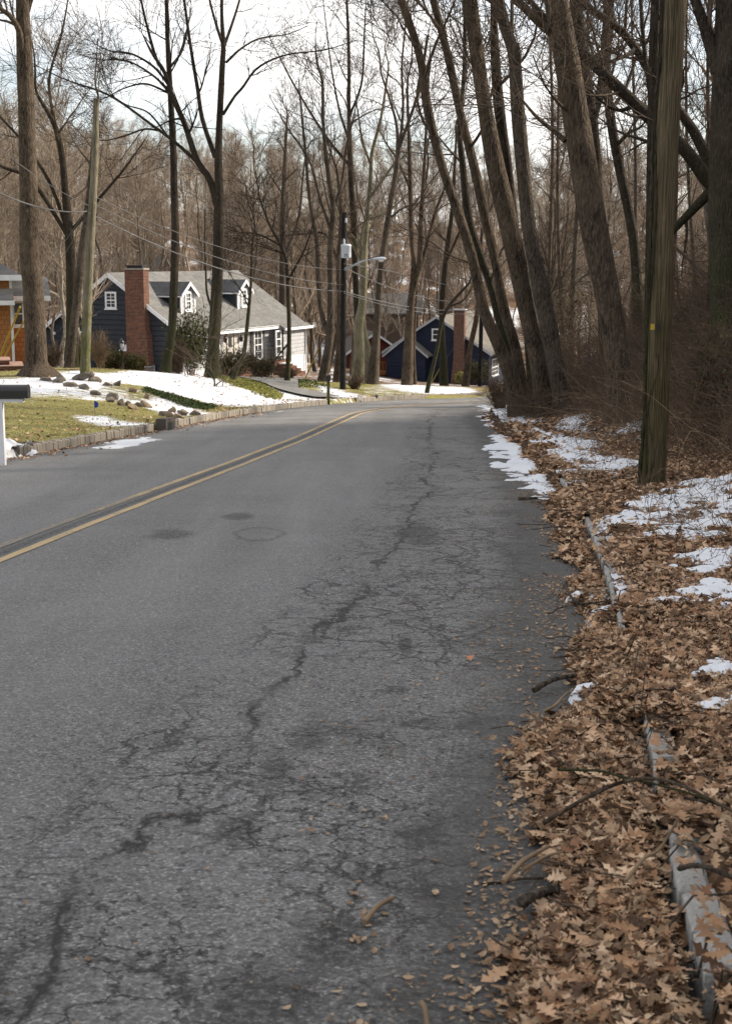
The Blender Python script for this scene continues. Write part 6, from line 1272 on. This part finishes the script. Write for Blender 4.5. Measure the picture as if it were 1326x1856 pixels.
# ------------------------------------------------------------------ shrubs
def bush(label, px, py, Y, wpx, hpx, leaf=None, n=1500, ls=.09, seed=1, stem='brush', ns=26, name=None, lobes=False):
    rg = np.random.default_rng(seed); c = A(px, py, Y); zb = float(H(c[0], c[1])); ztop = A(px, py - hpx, Y)[2]; hh = ztop - zb; ww = wpx / 2 / ppm(Y)
    e = empty(name or ('evergreen_shrub' if leaf else 'bare_shrub'), (c[0], c[1], zb), 0, label, 'shrub')
    o = np.array([c[0], c[1], zb]); K = ns; an = rg.uniform(0, 6.28, K); P0 = np.stack([np.cos(an), np.sin(an), np.zeros(K)], -1) * rg.uniform(0, .25, K)[:, None] * ww; P0[:, 2] = -.05
    tip = np.stack([np.cos(an) * ww * rg.uniform(.3, 1, K), np.sin(an) * ww * rg.uniform(.3, 1, K), hh * rg.uniform(.55, 1.0, K)], -1); t = np.linspace(0, 1, 7)[None, :, None]
    P = P0[:, None] * (1 - t) + tip[:, None] * t + rg.normal(0, .04, (K, 7, 3)) * hh * t * (1 - t) * 3; P[:, :, 2] += .12 * hh * (t * (1 - t))[..., 0] * 4 * .5; Rr = np.repeat(np.linspace(.016, .005, 7)[None], K, 0)
    P1, R1 = grow(rg, P, Rr, 6, .25, 1, (.15 * hh, .42 * hh), 5, (20, 65), .2, .15, (.5, .8), .004); parts = [tubes(P, Rr, 4), tubes(P1, R1, 3)]
    P2, R2 = grow(rg, P1, R1, 4, .2, 1, (.08 * hh, .25 * hh), 3, (20, 65), .1, .15, (.5, .8), .003); parts.append(tubes(P2, R2, 3))
    V, q = join(parts); link('stem', mesh_np('stem', V, q, smooth=True), MAT[stem], e)
    if leaf:
        Pa = np.concatenate([P1.reshape(-1, 3), P2.reshape(-1, 3)]); ix = rg.integers(0, len(Pa), n); Q = Pa[ix] + rg.normal(0, ls * .9, (n, 3)); Q[:, 2] = np.maximum(Q[:, 2], .03)
        scatter_leaves('foliage', None, Q, rg.uniform(.6, 1.3, n) * ls, rg, MAT[leaf], .9, False, kind=None, parent=e)
    return e
bush('tall leafy rhododendron in front of the picture window', 347, 672, 78, 62, 92, 'green_leaf', 3200, .17, 1, ns=34)
bush('dense dark yew clump left of the lantern post', 205, 672, 66, 44, 38, 'yew', 4200, .08, 2)
bush('low yellow-green yew right of the lantern post', 246, 673, 66, 48, 28, 'yew', 3600, .08, 3)
bush('rounded evergreen below the front door beside the forked tree', 424, 680, 72, 58, 42, 'yew', 4200, .09, 4)
bush('spreading evergreen with snowy gaps before the brick porch', 470, 690, 70, 66, 42, 'yew', 2600, .09, 5)
bush('mounded purple-brown twiggy shrub at the right end of the house', 520, 692, 65, 60, 26, None, seed=6, ns=70)
bush('russet bare shrub between massive trunk and slim leaning trunk', 98, 676, 56, 46, 52, None, seed=7, ns=50)
bush('tall straw-coloured bare shrub right of the algae-footed pole', 182, 674, 62, 44, 74, None, seed=8, stem='straw', ns=34)
bush('thin bare brush against the slate gable behind the leaning trunk', 140, 674, 64, 50, 64, None, seed=9, ns=40)
bush('dark evergreen hedge mass behind the pink front steps', 26, 668, 70, 70, 62, 'yew', 6500, .10, 10, ns=50)
bush('grey bare twigs around the foot of the black lamp pole', 642, 712, 61, 56, 34, None, seed=11, ns=44)
bush('bare brown thicket right of the tall dark trunk', 318, 676, 70, 50, 60, None, seed=12, ns=40)
bush('yellow-green bush glimpsed below the navy house chimney', 833, 696, 96, 16, 20, 'lime', 900, .09, 13)
bush('dark evergreen at the right corner of the navy house', 868, 698, 104, 40, 40, 'yew', 2400, .11, 14)
bush('evergreen thicket on the bank between clump and furrowed trunk', 1022, 620, 48, 60, 110, 'green_leaf', 520, .10, 15)
bush('tangled bare shrub at the bend below the leaning clump', 905, 742, 40, 70, 58, None, seed=16, ns=60)
bush('trailing leafy bramble patch right of the mossy pole', 1290, 760, 20, 90, 150, 'green_leaf', 240, .07, 17, ns=40)
def cover(name, label, poly, n, ls, hh, mat, seed):
    rg = np.random.default_rng(seed); g_ = np.array(gpoly(poly)); x = rg.uniform(g_[:, 0].min(), g_[:, 0].max(), n * 4); y = rg.uniform(g_[:, 1].min(), g_[:, 1].max(), n * 4); d = inpoly(x, y, g_); k = d > rg.normal(0, .12, len(d)); x, y = x[k][:n], y[k][:n]
    P = np.stack([x, y, H(x, y) + rg.uniform(.0, hh, len(x)) * (.3 + .9 * fbm(x * 2, y * 2, seed))], -1); scatter_leaves(name, label, P, rg.uniform(.6, 1.3, len(x)) * ls, rg, MAT[mat], .8, False, cat='ground cover')
cover('ground_cover', 'bright lime-green creeping cover edging the driveway mound', [(396, 684), (430, 686), (480, 702), (515, 719), (505, 726), (460, 713), (410, 694)], 5200, .09, .13, 'lime', 1)
cover('ground_cover', 'dark green glossy strip running down beside the rocks', [(262, 704), (300, 714), (386, 737), (380, 743), (330, 735), (268, 712)], 4200, .08, .12, 'pachy', 2)
cover('ground_cover', 'dark green low cover beside the driveway under the trees', [(452, 692), (490, 686), (580, 694), (600, 702), (540, 704), (470, 698)], 4200, .08, .10, 'pachy', 3)

# ------------------------------------------------------------------ rocks
def rock(label, px, py, w_, h_, mat, seed):
    rg = np.random.default_rng(seed); p = T(px, py); s_ = 1 / ppm(p[1]); a, b, c = w_ / 2 * s_ * 1.6, w_ / 2 * s_ * rg.uniform(.7, 1.0), max(h_ * s_ * .78, .15); U, Vn = 26, 17; V = []
    pl_ = rg.normal(size=(15, 3)); pl_ /= np.linalg.norm(pl_, axis=1, keepdims=True); dist = rg.uniform(.42, .74, 15)
    for j in range(Vn):
        for i in range(U):
            th, ph = 2 * math.pi * i / U, math.pi * (j + .001) / (Vn - 1 + .002); d = np.array([math.sin(ph) * math.cos(th), math.sin(ph) * math.sin(th), math.cos(ph)])
            r_ = 1.0; dt = pl_ @ d
            for q_, k in zip(dt, dist):
                if q_ > k: r_ = min(r_, k / q_)
            r_ *= 1 + .14 * (float(fbm(np.array(d[0] * 2.5 + seed), np.array(d[1] * 2.5 + d[2] * 2), seed, 3)) - .5); V.append((d[0] * a * r_, d[1] * b * r_, d[2] * c * r_))
    q = [(j * U + i, (j + 1) * U + i, (j + 1) * U + (i + 1) % U, j * U + (i + 1) % U) for j in range(Vn - 1) for i in range(U)]
    o = link('rock', mesh_np('rock', V, q), MAT[mat], None, (p[0], p[1], p[2] + c * .3)); o.rotation_euler = (rg.normal(0, .15), rg.normal(0, .15), rg.normal(0, .5)); tag(o, label, 'rock', 'rocks along the snowy lawn edge')
for i, a in enumerate([('long flat dark rock right of the massive trunk roots', 82, 690, 28, 11, 'rock'), ('brown rock behind the flat one near the massive trunk', 112, 690, 20, 11, 'rock'), ('flat slab lowest left of the upper rock cluster', 106, 694, 18, 7, 'rock'), ('dark square-shouldered rock in front of the biggest boulder', 124, 701, 25, 13, 'rock'),
        ('biggest brown boulder at the top of the rock line', 143, 689, 35, 16, 'rock'), ('slanted rock touching the foot of the algae-footed pole', 163, 683, 20, 13, 'rock'), ('low rock ridge just right of the pole foot', 176, 691, 26, 8, 'rock'), ('tilted dark rock below the biggest boulder', 153, 706, 23, 14, 'rock'),
        ('small flat rock at the grass edge above the dark green strip', 193, 700, 17, 7, 'rock'), ('half buried grey rock alone on the snow', 174, 716, 19, 9, 'rock'), ('thin rock lying at the upper edge of the snow strip', 213, 699, 15, 6, 'rock'), ('tall pointed rock midway down the rock line', 204, 724, 22, 19, 'rock'),
        ('low rock in the shadow of the tall pointed one', 199, 729, 15, 8, 'rock'), ('black wet-looking rock below the pointed one', 219, 735, 17, 10, 'rock'), ('upright dark rock beside the wet-looking one', 233, 736, 15, 12, 'rock'), ('flat reddish rock under the upright dark one', 241, 742, 19, 8, 'rock_tan'),
        ('small brown rock right of the upright dark one', 250, 737, 15, 9, 'rock'), ('pale tan rock in the lower snow strip', 262, 738, 21, 11, 'rock_tan'), ('tan rock lying up the slope by the grass', 240, 711, 19, 9, 'rock_tan'), ('little tan stone beside the dark green strip', 266, 723, 11, 6, 'rock_tan'),
        ('dark rounded rock at the left of the kerbside pile', 296, 754, 17, 10, 'rock'), ('tan rock crowning the kerbside pile', 313, 747, 13, 11, 'rock_tan'), ('broad tan rock at the heart of the kerbside pile', 310, 757, 20, 13, 'rock_tan'), ('angular tan rock leaning in the kerbside pile', 322, 759, 15, 13, 'rock_tan'),
        ('brown flat-topped rock at the right of the kerbside pile', 331, 753, 20, 10, 'rock'), ('last dark rock before the kerb, right of the pile', 352, 753, 18, 8, 'rock'), ('small black stone block by the kerb past the driveway', 680, 722, 8, 7, 'rock')]): rock(*a, 300 + i)

# ------------------------------------------------------------------ grass on the lawns
rg = np.random.default_rng(55); n = 150000; y = rg.uniform(21, 66, n); dl = rg.uniform(.15, 17, n); x = xL(y) - dl * np.sqrt(1 + slope(xL, y) ** 2)
px, py = project(np.stack([x, y, H(x, y)], -1)); k = (px > -60) & (px < 900)
x, y = x[k], y[k]; ix = np.clip(np.searchsorted(rows, y), 0, len(rows) - 1); sv = np.empty(len(x))
for r_ in np.unique(ix): m = ix == r_; sv[m] = np.interp(x[m], X[r_], snow[r_] + 2 * soil[r_] + litter[r_])
k = rg.random(len(x)) < np.clip(1.0 - sv * 1.25, 0, 1); x, y = x[k], y[k]; n = len(x)
hgt = rg.uniform(.012, .042, n); an = rg.uniform(0, 6.28, n); wv = rg.uniform(.006, .013, n); lean_ = rg.normal(0, .035, (n, 2)); z = H(x, y) - .005
dx, dy_ = np.cos(an) * wv, np.sin(an) * wv
V = np.stack([np.stack([x - dx, y - dy_, z], -1), np.stack([x + dx, y + dy_, z], -1), np.stack([x + lean_[:, 0], y + lean_[:, 1], z + hgt], -1)], 1).reshape(-1, 3)
tag(link('grass', mesh_np('grass', V, None, np.arange(3 * n).reshape(-1, 3)), MAT['blade']), 'short winter grass of the left lawn', 'grass', kind='stuff')
